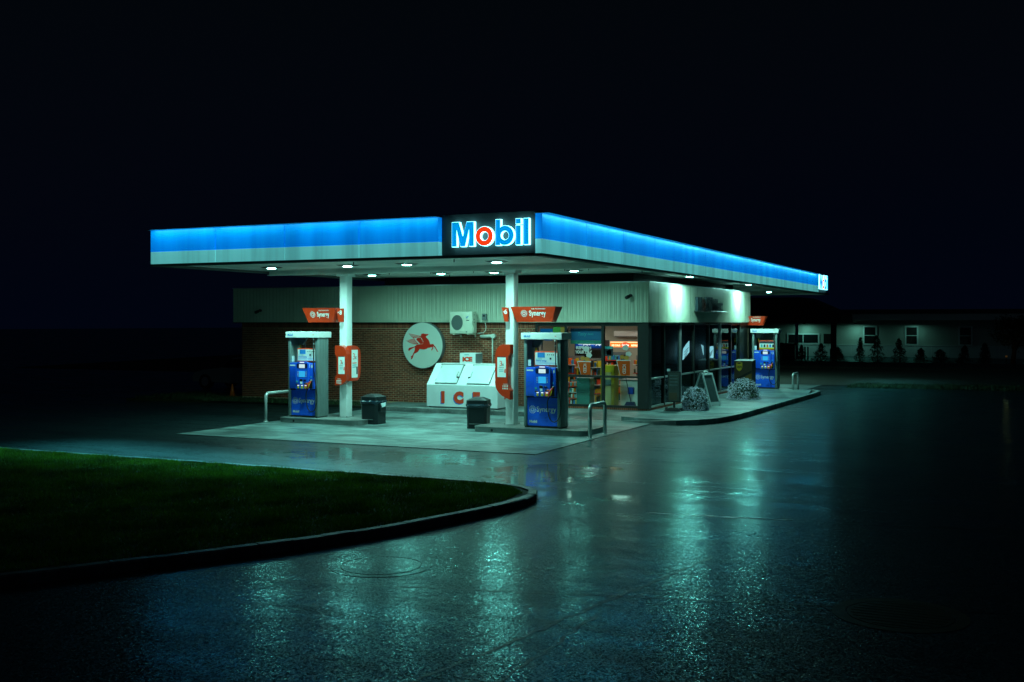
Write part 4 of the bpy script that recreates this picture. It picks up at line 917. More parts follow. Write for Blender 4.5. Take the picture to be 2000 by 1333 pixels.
    if ad == 0:
        MB().box(ix0 + .29, ix0 + .50, yt - .002, yt, z0 + 1.86, z0 + 1.99).build('print', 'print_blue', tp)
        m = MB(); m.text('Smarter savings', .055, (ix0 + .25, yt, z0 + 1.76), '-y', bold=.002, width=.30); m.build('print', 'print_blue', tp)
        MB().box(ix0 + .25, ix1 - .06, yt - .002, yt, z0 + 1.715, z0 + 1.722).build('print', 'print_blue', tp)
        MB().box(ix0 + .64, ix0 + .69, yt - .002, yt, z0 + 1.81, z0 + 1.86).build('print', 'print_dark', tp)
        for k in range(5): MB().box(ix0 + .57 + k * .055, ix0 + .60 + k * .055, yt - .002, yt, z0 + 1.925, z0 + 1.945).build('print', 'print_dark', tp)
        for zz in (1.835, 1.805): MB().box(ix0 + .25, ix0 + .42, yt - .002, yt, z0 + zz, z0 + zz + .008).build('print', 'print_teal', tp)
    else:
        MB().box(ix0 + .22, ix1 - .02, yt - .002, yt, z0 + 1.90, z0 + 1.995).build('print', 'print_dark', tp)
        MB().box(ix0 + .22, ix1 - .02, yt - .002, yt, z0 + 1.665, z0 + 1.73).build('print', 'yellow', tp)
        for k in range(5): MB().prism(rounded(ix0 + .27 + k * .12, ix0 + .35 + k * .12, z0 + 1.74, z0 + 1.86, .02), 'y', yt - .002, yt).build('print', ('print_teal', 'print_dark', 'orange', 'print_blue', 'print_dark')[k], tp)
    MB().box(ix0 + .01, ix0 + .10, y0 + .05, y0 + .055, z0 + 1.63, z0 + 1.80).build('notice', 'paper', t)
    MB().box(ix0 + .10, ix0 + .16, y0 + .30, y0 + .305, z0 + 1.95, z0 + 2.12).build('caution_tag', 'yellow', t)
    MB().prism([(ix0 + .002, z0 + 2.335), (ix0 + .33, z0 + 2.335), (ix0 + .16, z0 + 2.12), (ix0 + .002, z0 + 2.12)], 'y', y0 + .36, y0 + .44).build('gusset', 'silver', t)
    MB().tube([(ix0 + .32, y0 + .3, z0 + 2.335), (ix0 + .31, y0 + .3, z0 + 2.05)], .018).build('vent_pipe', 'silver', t)
    return t
pump(-12.21, 26.45, .157, '6', 'blue fuel pump nearest to the lit shop window', 0)
pump(-19.9, 26.45, .157, '8', 'blue fuel pump before the dark left end of the brick wall', 0)
pump(-10.70, 46.25, .157, '2', 'distant blue fuel pump beside the brown drop box', 1)

def uguard(p0, p1, h, label):
    t = MB(); a = Vector((*p0, 0)); b = Vector((*p1, 0)); d = (b - a).normalized(); r = .13
    pts = [a + Vector((0, 0, 0)), a + Vector((0, 0, h - r))]
    for k in range(1, 6): q = R(18 * k); pts.append(a + d * (r - r * math.cos(q)) + Vector((0, 0, h - r + r * math.sin(q))))
    for k in range(0, 6): q = R(90 - 18 * k); pts.append(b - d * (r - r * math.cos(q)) + Vector((0, 0, h - r + r * math.sin(q))))
    pts.append(b)
    o = thing('pump_guard', label, 'guard rail', (*((a + b) / 2).xy, 0), 'bent pipe guards')
    t.tube(pts, .048, 14).build('pipe', 'guard', o)
    for p in (a, b): MB().cyl((p.x, p.y, .0), (p.x, p.y, .026), .075, n=18).build('foot_flange', 'guard', o)
    return o
uguard((-20.47, 26.12), (-20.47, 27.35), .85, 'bent steel pipe guard at the left end of pump eight island')
uguard((-10.12, 25.92), (-10.12, 27.0), .85, 'bent steel pipe guard right of pump six')
uguard((-8.98, 46.2), (-8.98, 47.3), .80, 'bent steel pipe guard right of the distant pump')

def bin_(x, y, label, towel, rz):
    o = thing('litter_bin', label, 'bin', (x, y, .012), 'square litter bins')
    h = .29
    def oct(r, c_): return [(x - r, y - r + c_), (x - r + c_, y - r), (x + r - c_, y - r), (x + r, y - r + c_), (x + r, y + r - c_), (x + r - c_, y + r), (x - r + c_, y + r), (x - r, y + r - c_)]
    MB().prism(oct(h * .97, .07), 'z', .02, .15, oct(h * .97, .07)).build('base', 'binplastic', o)
    MB().prism(oct(h * .955, .07), 'z', .15, .64, oct(h, .07)).build('body', 'binplastic', o)
    MB().box(x - .2, x + .16, y - h - .006, y - h + .02, .145, .157).build('seam_strip', 'greybox', o)
    m = MB(); n = 40; ring_ = []
    for lv, (rr, z) in enumerate(((h + .004, .60), (h + .02, .62), (h + .028, .66), (h + .012, .70))):
        for k in range(n):
            a = 2 * math.pi * k / n; s_ = 1 / max(abs(math.cos(a)), abs(math.sin(a))); s_ = min(s_, 1.22); j = rnd.uniform(-.012, .012) if lv in (0, 1, 2) else 0
            ring_.append((x + (rr + j) * s_ * math.cos(a), y + (rr + j) * s_ * math.sin(a), z + rnd.uniform(-.02, .02) * (lv < 2)))
    m.add(ring_, [(l * n + k, l * n + (k + 1) % n, (l + 1) * n + (k + 1) % n, (l + 1) * n + k) for l in range(3) for k in range(n)]); m.build('bag_rim', 'bag', o)
    ld = MB().prism(oct(h + .005, .07), 'z', .68, .80, oct(h - .0, .07)).build('lid', 'binplastic', o)
    MB().prism(oct(h, .07), 'z', .80, .86, oct(h * .55, .05)).build('lid_slope', 'binplastic', ld)
    MB().prism(oct(h * .54, .05), 'z', .86, .872, oct(h * .5, .05)).build('lid_opening', 'rubber', ld)
    if towel:
        tw = MB().box(x + h - .002, x + h + .05, y - .16, y + .12, .36, .56, .008).build('towel_holder', 'binplastic', o)
        MB().box(x + h + .01, x + h + .045, y - .14, y + .1, .41, .50).build('slot', 'rubber', tw)
        m = MB(); m.add([(x + h + .05, y - .15, .62), (x + h + .07, y + .1, .64), (x + h + .075, y + .06, .52), (x + h + .06, y - .1, .50)], [(0, 1, 2, 3)]); m.build('paper_towel', 'paper', tw)
    o.rotation_euler = (0, 0, R(rz))
bin_(-17.0 - .24, 26.95, 'dark square bin with a paper towel hanging at its side', True, 0)
bin_(-13.70 - .17, 27.05, 'dark square bin standing in front of the ice freezer', False, 14)

# red toppers on the columns
def red_topper(x0, x1, yc, z0, z1, label, col_side, num, flag=True):
    o = thing('topper_sign', label, 'sign', ((x0 + x1) / 2, yc, z0), 'red signs above the pumps')
    dx = .14
    bot = [(x0 + dx, yc - .14), (x1 - dx, yc - .14), (x1 - dx, yc + .14), (x0 + dx, yc + .14)]; top = [(x0, yc - .24), (x1, yc - .24), (x1, yc + .24), (x0, yc + .24)]
    bd = MB().prism(bot, 'z', z0, z1, top).build('body', 'red', o)
    MB().box(x0 - .004, x1 + .004, yc - .244, yc + .244, z1, z1 + .012).build('rim', 'red', o)
    def fy(z): return yc - .14 - .10 * (z - z0) / (z1 - z0)
    zc = z0 + .17; sl = .10 / (z1 - z0)
    def lean(m, zr):
        m.v = [(v[0], v[1] - (v[2] - zr) * sl, v[2]) for v in m.v]; return m
    w_ = x1 - x0; sx = x0 + .36 * w_ / 1.35
    m = MB(); m.text('Synergy', .20, (sx + .18, fy(zc) - .001, zc), '-y', bold=.004, width=.50 * w_ / 1.35, extrude=.004); lean(m, zc).build('lettering', 'print_white', bd)
    m = MB(); m.text('FUEL TECHNOLOGY', .046, (sx + .26, fy(zc) - .001, zc + .165), '-y', bold=.001, width=.42 * w_ / 1.35, extrude=.004); lean(m, zc).build('small_lettering', 'print_white', bd)
    m = gear(MB(), sx + .03, zc + .06, fy(zc + .06) - .004, .085); lean(m, zc + .06).build('emblem', 'print_white', bd)
    if flag:
        fx0, fx1 = col_side
        fl = MB().prism([(fx0 + .08, z0 + .01), (fx1, z0 + .01), (fx1, z1 - .005), (fx0, z1 - .005)], 'y', yc - .235, yc - .165).build('number_flag', 'red', o)
        m = MB(); m.text(num, .17, (fx1 - .115, yc - .235, z1 - .18), '-y', bold=.004, width=.085); m.build('number', 'print_white', fl)
        MB().box(fx0 + .06, fx0 + .09, yc - .238, yc - .235, z1 - .14, z1 - .10).build('mark', 'print_white', fl)
    return o
red_topper(-12.74, -11.42, 26.98, 2.96, 3.36, 'red tapered sign on the column right of the ice freezer', (-13.01, -12.82), '6')
red_topper(-19.60, -18.43, 26.98, 2.95, 3.36, 'red tapered sign on the column above pump eight', (-18.40, -18.17), '8')
red_topper(-11.25, -10.16, 46.6, 2.82, 3.20, 'red tapered sign above the distant pump', (0, 0), '2', False)

# red service boxes on the columns
def poster(parent, x0, x1, y, z0, z1):
    p = MB().box(x0, x1, y - .004, y, z0, z1).build('poster', 'print_white', parent); w_ = x1 - x0; h = z1 - z0; yy = y - .004
    m = MB(); m.text('3', h * .34, (x0 + w_ * .22, yy, z0 + h * .55), '-y', width=w_ * .30); m.build('print', 'print_red', p)
    m = MB(); m.text('x', h * .25, (x0 + w_ * .54, yy, z0 + h * .55), '-y', width=w_ * .25); m.build('print', 'print_dark', p)
    m = MB(); m.text('cleaner', h * .10, (x0 + w_ * .17, yy, z0 + h * .44), '-y', width=w_ * .62); m.build('print', 'print_dark', p)
    for k in range(2): MB().box(x0 + w_ * .22, x0 + w_ * .72, yy - .002, yy, z0 + h * (.34 - .07 * k), z0 + h * (.37 - .07 * k)).build('print', 'print_teal', p)
    MB().prism([(x0 + w_ * .82, z0 + h * .22), (x0 + w_ * .98, z0 + h * .20), (x0 + w_ * .98, z0 + h * .42), (x0 + w_ * .85, z0 + h * .38)], 'y', yy - .002, yy).build('print', 'print_red', p)
    MB().box(x0, x1, yy - .002, yy, z1 - h * .04, z1).build('print', 'print_dark', p)
def dots(parent, x0, z0, y):
    for i in range(4):
        for j in range(2): MB().box(x0 + i * .045, x0 + .022 + i * .045, y - .002, y, z0 + j * .065, z0 + .045 + j * .065).build('print', 'print_white', parent)
    MB().box(x0 + .02, x0 + .15, y - .002, y, z0 + .14, z0 + .148).build('print', 'print_white', parent)
o = thing('service_box', 'red service box on the white column in front of the freezer', 'box', (-12.95, 26.9, 1.1), 'red boxes on the columns')
pts = [(-12.76, .80), (-12.76, 1.05), (-12.81, 1.12), (-12.83, 1.20), (-12.83, 1.92), (-12.80, 2.0), (-12.755, 2.06), (-12.755, 2.30), (-12.98, 2.30), (-13.08, 2.26), (-13.16, 2.17), (-13.20, 2.05), (-13.21, 1.2), (-13.17, 1.08), (-13.08, .97), (-13.0, .90)]
pts = [(x, .55 + (z - .80) * 1.0 + .30) for x, z in pts]
fp = MB().prism(pts, 'y', 26.74, 26.945).build('shell', 'red', o)
MB().box(-13.21, -12.998, 26.945, 27.25, 1.3, 2.1, .03, 2).build('side_shell', 'red', o)
poster(fp, -13.14, -12.88, 26.74, 1.46, 2.02); dots(fp, -12.98, 1.13, 26.74)
o = thing('service_box', 'red service box wrapping the white column beside pump eight', 'box', (-18.2, 26.9, 1.1), 'red boxes on the columns')
pts = [(-18.44, 1.10), (-18.20, 1.13), (-18.06, 1.24), (-18.04, 1.4), (-18.04, 2.02), (-18.07, 2.14), (-18.14, 2.22), (-18.24, 2.27), (-18.44, 2.27), (-18.44, 2.02), (-18.40, 1.95), (-18.38, 1.9), (-18.38, 1.45), (-18.41, 1.37), (-18.44, 1.33)]
fp = MB().prism(pts, 'y', 26.74, 26.945).build('shell', 'red', o)
poster(fp, -18.32, -18.10, 26.74, 1.44, 1.96); dots(fp, -18.38, 1.15, 26.74)
ss_ = MB().prism([(26.95, 1.23), (27.3, 1.23), (27.42, 1.32), (27.46, 1.48), (27.46, 2.02), (27.42, 2.15), (27.3, 2.24), (27.1, 2.27), (26.95, 2.26)], 'x', -18.16, -18.02).build('side_shell', 'red', o)
sp = MB().box(-18.02, -18.016, 26.98, 27.30, 1.32, 2.14).build('poster', 'print_white', ss_)
m = MB(); m.text('3', .26, (-18.016, 27.02, 1.86), '+x', width=.10); m.build('print', 'print_red', sp)
m = MB(); m.text('x', .20, (-18.016, 27.14, 1.86), '+x', width=.10); m.build('print', 'print_dark', sp)
for k in range(3): MB().box(-18.016, -18.014, 27.02, 27.24, 1.74 - k * .06, 1.765 - k * .06).build('print', 'print_teal' if k else 'print_red', sp)
MB().box(-18.016, -18.014, 27.22, 27.29, 1.42, 1.64).build('print', 'print_dark', sp)

# ------------------------------------------------------------------ along the side walk
sg = thing('a_frame_sign', 'white folding A-frame sign on the walk between two flowering bushes', 'sign', (-9.88, 36.0, .148))
def leg(y0, y1, xa, xb, nm):
    pn = MB(); t_ = .03
    v = [(xa, y0, .15), (xb, y0, .15), (xb - .06, y1, 1.24), (xa + .06, y1, 1.24)]
    return v
def aside(y0, y1, sgn):
    xa, xb = -10.16, -9.60; zb, zt = .15, 1.25
    def at(x, s_, d): return (x, y0 + (y1 - y0) * s_ + d * sgn, zb + (zt - zb) * s_)
    def bar(xa_, xb_, s0, s1, d0, d1, name, mt, par):
        v = [at(x, s_, d) for d in (d0, d1) for s_ in (s0, s1) for x in (xa_, xb_)]
        return MB().add(v, [(0, 2, 3, 1), (4, 5, 7, 6), (0, 1, 5, 4), (2, 6, 7, 3), (0, 4, 6, 2), (1, 3, 7, 5)]).build(name, mt, par)
    bar(xa, xa + .055, 0, 1, 0, -.04, 'frame_side', 'aframe', sg); bar(xb - .055, xb, 0, 1, 0, -.04, 'frame_side', 'aframe', sg)
    bar(xa + .056, xb - .056, .94, 1, 0, -.04, 'frame_top', 'aframe', sg); bar(xa + .056, xb - .056, .05, .13, 0, -.04, 'frame_bottom', 'aframe', sg)
    pn = bar(xa + .056, xb - .056, .131, .939, -.012, -.022, 'poster', 'slate', sg)
    for k in range(5): bar(xa + .12, xb - .12 - .05 * (k % 3), .78 - .12 * k, .82 - .12 * k, -.010, -.0121, 'print', 'greybox', pn)
aside(35.62, 35.98, 1); aside(36.46, 36.02, -1)
MB().tube([(-10.0, 36.0, 1.24), (-9.95, 36.0, 1.30), (-9.81, 36.0, 1.30), (-9.76, 36.0, 1.24)], .02, 8).build('handle', 'aframe', sg)
sg.rotation_euler = (0, 0, R(68))
st = thing('poster_stand', 'dark poster stand with a rubber base beside the shop corner', 'sign', (-10.22, 33.45, .148))
MB().prism([(-10.52, 33.25), (-9.92, 33.25), (-9.92, 33.75), (-10.52, 33.75)], 'z', .148, .25, [(-10.36, 33.4), (-10.08, 33.4), (-10.08, 33.6), (-10.36, 33.6)]).build('base', 'rubber', st)
for x in (-10.46, -9.98): MB().cyl((x - .04, 33.45, .19), (x + .04, 33.45, .19), .07, n=16).build('wheel', 'rubber', st)
MB().box(-10.25, -10.19, 33.47, 33.53, .24, .45).build('spring_post', 'dark', st)
f_ = MB().box(-10.43, -10.01, 33.47, 33.53, .42, 1.40, .012).build('frame', 'dark', st)
pp = MB().box(-10.40, -10.04, 33.462, 33.47, .46, 1.36).build('poster', 'darkposter', f_)
MB().box(-10.37, -10.12, 33.459, 33.462, .50, .72).build('print', 'brown', pp)
for k in range(4): MB().box(-10.36, -10.10, 33.459, 33.462, 1.25 - k * .1, 1.28 - k * .1).build('print', 'slate', pp)
MB().box(-10.45, -10.36, 33.47, 33.53, 1.40, 1.47).build('clip', 'paper', st)

def flower_bush(x, y, rx, rz_, label, seed):
    rs = np.random.RandomState(seed); o = thing('flowering_bush', label, 'bush', (x, y, .148), 'flowering bushes on the walk')
    cd_ = rs.normal(size=(170, 3)); cd_ /= np.linalg.norm(cd_, axis=1)[:, None]; cr_ = rs.uniform(.82, 1.08, 170)
    def cloud(n, s0, s1, r0, r1, name, mt):
        k = rs.randint(0, len(cd_), n); D = cd_[k] + rs.normal(size=(n, 3)) * .2; D /= np.linalg.norm(D, axis=1)[:, None]
        D[:, :2] /= np.where(D[:, 2] < 0, np.maximum(np.sqrt(1 - D[:, 2] ** 2), .45), 1)[:, None]
        rr = (rs.uniform(r0, r1, n) * cr_[k])[:, None]
        C = np.array([x, y, .15 + rz_ * .36]) + D * rr * np.array([rx, rx, rz_ * .64])
        C[:, 2] = np.maximum(C[:, 2], .17)
        D1 = rs.normal(size=(n, 3)); D1 /= np.linalg.norm(D1, axis=1)[:, None]; D2 = np.cross(D1, rs.normal(size=(n, 3))); D2 /= np.linalg.norm(D2, axis=1)[:, None]
        s_ = rs.uniform(s0, s1, n)[:, None]
        V = np.stack([C - D1 * s_ - D2 * s_ * .6, C + D1 * s_ - D2 * s_ * .6, C + D1 * s_ + D2 * s_ * .6, C - D1 * s_ + D2 * s_ * .6], 1).reshape(-1, 3)
        m = MB(); m.v = [tuple(v) for v in V]; m.f = [(4 * i, 4 * i + 1, 4 * i + 2, 4 * i + 3) for i in range(n)]; m.sm = [False] * n
        return m.build(name, mt, o)
    cloud(4200, .022, .042, .35, .97, 'foliage', 'bushleaf'); cloud(3300, .012, .024, .93, 1.08, 'blossom', 'petal')
    for k in range(7):
        a = 2 * math.pi * k / 7; MB().tube([(x, y, .148), (x + .3 * rx * math.cos(a), y + .3 * rx * math.sin(a), .3), (x + .6 * rx * math.cos(a), y + .6 * rx * math.sin(a), .55)], [.012, .009, .004], 5).build('stem', 'bark', o)
flower_bush(-9.72, 34.15, .40, .70, 'pale flowering bush behind the dark poster stand', 11)
flower_bush(-9.55, 39.9, .55, .70, 'larger pale flowering bush in front of the brown drop box', 12)

up = thing('parcel_drop_box', 'brown parcel drop box with a gold shield against the glass wall', 'drop box', (-10.3, 43.1, .148))
MB().prism([(42.85, .15), (43.5, .15), (43.5, 1.46), (42.85, 1.42)], 'x', -10.62, -9.92).build('cabinet', 'brown', up)
MB().prism([(-10.61, .62), (-9.93, .98), (-9.93, 1.06), (-10.61, .70)], 'y', 42.842, 42.85).build('stripe', 'dark', up)
MB().prism([(-10.61, .16), (-10.2, .16), (-9.93, .40), (-9.93, .95), (-10.61, .59)], 'y', 42.844, 42.85).build('lower_panel', 'brown2', up)
sh_ = MB().prism([(-10.54, 1.36), (-10.42, 1.40), (-10.30, 1.36), (-10.30, 1.17), (-10.34, 1.08), (-10.42, 1.02), (-10.50, 1.08), (-10.54, 1.17)], 'y', 42.838, 42.85).build('shield', 'gold', up)
MB().prism([(-10.53, 1.34), (-10.42, 1.37), (-10.31, 1.34), (-10.42, 1.30)], 'y', 42.835, 42.838).build('shield_band', 'brown', sh_)
m = MB(); m.text('ups', .16, (-10.52, 42.838, 1.16), '-y', bold=.004, width=.20); m.build('lettering', 'brown', sh_)
MB().prism([(42.845, 1.421), (43.505, 1.461), (43.505, 1.475), (42.845, 1.435)], 'x', -10.63, -9.91).build('lid', 'alu', up)

# glowing panels added behind the tinted glass in place of reflected signs
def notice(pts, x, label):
    o = thing('reflection_panel', label, 'sign', (x, pts[0][0], pts[0][1]))
    MB().prism(pts, 'x', x - .02, x).build('light_panel', emat('reflection_glow', (.55, .85, .88), 3.0), o)
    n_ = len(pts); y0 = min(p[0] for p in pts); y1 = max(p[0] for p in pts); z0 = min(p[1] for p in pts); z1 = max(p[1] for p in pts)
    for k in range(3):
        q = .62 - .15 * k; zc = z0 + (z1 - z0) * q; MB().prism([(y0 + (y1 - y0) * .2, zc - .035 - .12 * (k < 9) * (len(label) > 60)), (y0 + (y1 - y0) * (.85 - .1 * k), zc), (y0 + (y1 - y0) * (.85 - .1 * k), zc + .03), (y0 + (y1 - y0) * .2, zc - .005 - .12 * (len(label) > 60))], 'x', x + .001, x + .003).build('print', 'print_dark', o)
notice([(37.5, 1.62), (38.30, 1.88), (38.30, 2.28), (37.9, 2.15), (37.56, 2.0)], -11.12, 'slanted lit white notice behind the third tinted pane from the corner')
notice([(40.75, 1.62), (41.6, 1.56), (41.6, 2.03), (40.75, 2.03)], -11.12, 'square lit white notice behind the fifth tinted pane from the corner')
MB().prism([(39.9, 2.12), (40.2, 2.06), (40.2, 1.72)], 'x', -11.14, -11.12).build('reflection_scrap', emat('reflection_scrap_glow', (.55, .85, .88), 2.2), None, 'small glowing triangle in place of a reflection beside the square panel', 'sign')

# ------------------------------------------------------------------ inside the lit shop
cols = ['print_red', 'yellow', 'print_blue', 'print_white', 'orange', 'print_teal', 'leaf', 'print_dark', 'gold']
def shelf(x0, x1, y0, y1, n, label, seed, hh=1.75):
    rs = random.Random(seed); o = thing('shop_shelf', label, 'shelf', ((x0 + x1) / 2, (y0 + y1) / 2, .13), 'stocked shelves in the shop')
    MB().box(x0, x1, y1 - .04, y1, .13, hh).build('back_panel', 'greybox', o)
    prod = {c_: MB() for c_ in cols}
    for k in range(n):
        z = .2 + k * (hh - .2) / n
        MB().box(x0, x1, y0, y1 - .041, z - .02, z, .003).build('shelf_board', 'print_red' if k % 2 else 'white', o)
        x = x0 + .02
        while x < x1 - .06:
            w_ = rs.uniform(.03, .085); h = rs.uniform(.12, (hh - .2) / n - .05); c_ = rs.choice(cols)
            prod[c_].box(x, min(x + w_ - .008, x1), y0 + rs.uniform(.01, .05), y1 - .06, z + .002, z + h, .006); x += w_
    for c_ in cols:
        if prod[c_].v: prod[c_].build('goods', c_, o)['kind'] = 'stuff'
shelf(-14.35, -13.45, 35.3, 35.75, 5, 'stocked shelf inside the shop behind the left cup poster', 1, 1.7)
shelf(-13.75, -12.95, 36.3, 36.7, 6, 'stocked shelf inside the shop behind the yellow cabinet', 2, 1.9)
shelf(-14.2, -13.55, 34.2, 34.6, 4, 'low stocked shelf inside the shop near the window bottom', 3, 1.0)
shelf(-12.95, -12.1, 37.4, 37.8, 5, 'stocked shelf inside the shop under the glowing orange header', 4, 1.75)
shelf(-15.6, -14.5, 36.2, 36.6, 5, 'stocked shelf inside the shop behind the near pump', 5, 1.75)
co = thing('drinks_cooler', 'tall drinks cooler with a blue lit header inside the shop', 'cooler', (-14.5, 37.3, .13))
MB().box(-15.05, -13.95, 37.0, 37.7, .13, 2.30, .02).build('case', 'print_dark', co)
hd = MB().box(-15.0, -13.98, 36.97, 36.999, 2.02, 2.29, .006).build('header', emat('cooler_header', (.005, .05, .28), .8), co)
for x in (-14.80, -14.32):
    MB().cyl((x, 36.969, 2.17), (x, 36.963, 2.17), .085, n=24).build('roundel', emat('roundel_white', (.8, .9, 1), 1.0), hd)
    MB().prism([(x + .085 * math.cos(R(a)), 2.17 + .085 * math.sin(R(a))) for a in range(10, 171, 16)], 'y', 36.957, 36.962).build('roundel_top', emat('roundel_red', (.7, .03, .03), 1.0), hd)
    MB().prism([(x + .085 * math.cos(R(a)), 2.17 + .085 * math.sin(R(a))) for a in range(195, 346, 15)], 'y', 36.957, 36.962).build('roundel_base', emat('roundel_blue', (.01, .1, .5), 1.0), hd)
    m = MB(); m.text('pepsi', .13, (x + .11, 36.969, 2.13), '-y', bold=.003, width=.28); m.build('lettering', emat('header_text', (.8, .95, 1), 1.4), hd)
MB().box(-14.95, -14.03, 36.985, 36.999, .3, 1.95).build('door_glass', 'houseglass', co)
ck = thing('drinks_header', 'glowing orange and white drinks header sign inside the shop', 'sign', (-13.2, 37.35, 2.04))
MB().box(-13.78, -12.60, 37.3, 37.38, 2.05, 2.26, .01).build('light_box', emat('orange_header', (1.0, .19, .02), 1.6), ck)
MB().box(-13.77, -12.61, 37.285, 37.299, 2.215, 2.25).build('tube', emat('tube_white', (1, .75, .4), 1.6), ck)
MB().prism([(-13.19 + .17 * math.cos(a), 2.13 + .11 * math.sin(a)) for a in ang[::2]], 'y', 37.27, 37.298).build('roundel', emat('roundel_or', (1, .08, .02), 1.6), ck)
m = MB(); m.text('Coca-Cola', .10, (-13.32, 37.27, 2.10), '-y', bold=.003, width=.26); m.build('lettering', emat('tx', (1, .85, .7), 2.5), ck)
m = MB(); m.text('ICE COLD', .09, (-13.72, 37.298, 2.09), '-y', bold=.002, width=.32); m.text('REFRESH', .09, (-12.97, 37.298, 2.09), '-y', bold=.002, width=.32); m.build('lettering', emat('tx2', (1, .8, .5), 2.6), ck)
bn = thing('blue_banner', 'blue banner with pale script hanging inside the shop window', 'banner', (-13.2, 33.35, 2.24))
MB().box(-13.70, -12.63, 33.34, 33.35, 2.36, 2.75).build('cloth', mat('banner_blue', (.01, .13, .30), .6), bn)
MB().box(-13.70, -12.63, 33.34, 33.35, 2.24, 2.358).build('hem', mat('banner_green', (.02, .22, .16), .6), bn)
m = MB(); m.text('Tasty', .16, (-13.45, 33.34, 2.52), '-y', width=.30, shear=.2); m.text('deals', .10, (-13.1, 33.34, 2.54), '-y', width=.2); m.text('ask inside for more today', .07, (-13.5, 33.34, 2.275), '-y', width=.62); m.build('lettering', 'print_teal', bn)
def gp(name, label, cat, boxes):
    o = thing(name, label, cat, (boxes[0][0], 33.14, boxes[0][2]))
    for (x0, x1, z0, z1, mt, nm_) in boxes: MB().box(x0, x1, 33.137, 33.141, z0, z1).build(nm_, mt, o)
    return o
def cup(xl, xr, zt, zb, label, head):
    o = thing('cup_poster', label, 'poster', ((xl + xr) / 2, 33.14, zb), 'iced drink posters on the window')
    q = .22 * (xr - xl)
    MB().prism([(xl, zt), (xr, zt), (xr, zb), (xl + q * 1.2, zb)], 'y', 33.1345, 33.138).build('cup', 'v_orange', o)
    MB().prism([(xl - .02, zt), (xl + .012, zt), (xl + q * 1.2 + .02, zb), (xl + q * 1.2 - .012, zb)], 'y', 33.139, 33.141).build('rim_line', 'v_white', o)
    MB().prism([(xl - .02, zt), (xr + .02, zt), (xr + .02, zt + .03), (xl - .02, zt + .03)], 'y', 33.136, 33.139).build('rim', 'v_white', o)
    for k, (dx, dz, r) in enumerate(((.18, .12, .08), (.33, .10, .09), (.40, .22, .10), (.30, .42, .11))):
        c_ = [(xl + dx + r * math.cos(a + .3 * math.sin(3 * a)), zt + dz + r * .8 * math.sin(a)) for a in ang[::4]]
        MB().prism(c_, 'y', 33.1345, 33.137).build('ice_splash', 'v_white' if k > 1 else 'v_gold', o)
    m = MB(); m.text('ICED', .15, (0, 0, 0), '-y', bold=.004, width=.30); 
    m.v = [(xl + q + .10 + v[2], 33.142 + v[1] * 0 - .008, zb + .36 - v[0]) for v in m.v]; m.build('lettering', 'v_white', o)
    if head:
        m = MB(); m.text('REFRESH', .13, (xl - .06, 33.134, zt + .42), '-y', bold=.006, width=.52); m.text('YOUR DAY', .13, (xl - .09, 33.134, zt + .28), '-y', bold=.006, width=.60); m.build('lettering', 'v_white', o)
cup(-13.36, -12.92, 1.66, 1.25, 'orange iced cup poster under white lettering on the window', True)
cup(-12.01, -11.57, 1.72, 1.25, 'orange iced cup poster on the window nearest the shop corner', False)
gp('window_notice', 'small dark notice with a teal heading on the window', 'poster', [(-12.42, -12.14, 1.86, 2.10, 'print_dark', 'sheet'), (-12.42, -12.14, 2.102, 2.18, 'print_teal', 'heading'), (-12.36, -12.2, 1.9, 2.06, 'slate', 'text_block')])
gp('window_poster', 'blue and green poster on the window beside the brick wall', 'poster', [(-14.7, -14.25, 2.35, 2.74, 'v_blue', 'sheet'), (-14.24, -13.98, 2.55, 2.80, 'v_green', 'green_block'), (-13.97, -13.81, 2.45, 2.8, 'v_gold', 'side_block')])
yc_ = thing('yellow_cabinet', 'yellow display cabinet inside the shop window', 'cabinet', (-12.7, 34.2, .13))
MB().box(-12.90, -12.42, 34.0, 34.45, .13, 1.53, .015).build('case', 'yellow', yc_)
MB().box(-12.86, -12.52, 33.985, 33.999, .16, 1.30, .006).build('front', mat('cab_front', (.55, .45, .2), .5), yc_)
MB().box(-12.86, -12.52, 33.97, 33.984, .86, 1.06).build('shelf_gap', 'slate', yc_)
gc = thing('green_crate_stack', 'dark teal cabinet low inside the shop window', 'cabinet', (-13.3, 33.7, .13))
MB().box(-13.58, -13.10, 33.55, 33.95, .13, 1.12, .015).build('case', mat('teal_case', (.03, .16, .14), .4), gc); MB().box(-13.56, -13.12, 33.54, 33.549, .18, .62).build('door', mat('teal_door', (.04, .22, .19), .4), gc)
bs = thing('broom_and_dustpan', 'blue broom and dustpan leaning inside the corner window', 'broom', (-11.7, 33.7, .13))
MB().tube([(-11.95, 33.75, 1.25), (-11.72, 33.65, .38)], .014, 8).build('handle', 'print_dark', bs); MB().prism([(-11.98, .16), (-11.5, .16), (-11.6, .38), (-11.85, .38)], 'y', 33.58, 33.68).build('brush', 'navy', bs)
MB().box(-11.84, -11.66, 33.70, 33.85, .62, .84, .01).build('dustpan', 'pblue', bs)
fr_ = thing('counter_unit', 'pale counter unit inside the corner window', 'counter', (-12.1, 34.8, .13))
MB().box(-12.42, -11.55, 34.55, 35.2, .13, 1.0, .02).build('base', 'white', fr_); MB().box(-12.45, -11.52, 34.52, 35.22, 1.0, 1.05, .01).build('worktop', 'greybox', fr_)
wa = thing('wall_air_unit', 'white air conditioner high on the shop inner wall', 'air conditioner', (-13.7, 38.8, 2.4))
MB().box(-14.15, -13.2, 38.68, 38.895, 2.40, 2.63, .04, 3).build('case', 'white', wa); MB().box(-14.1, -13.25, 38.67, 38.679, 2.41, 2.44).build('louvre', 'greybox', wa)

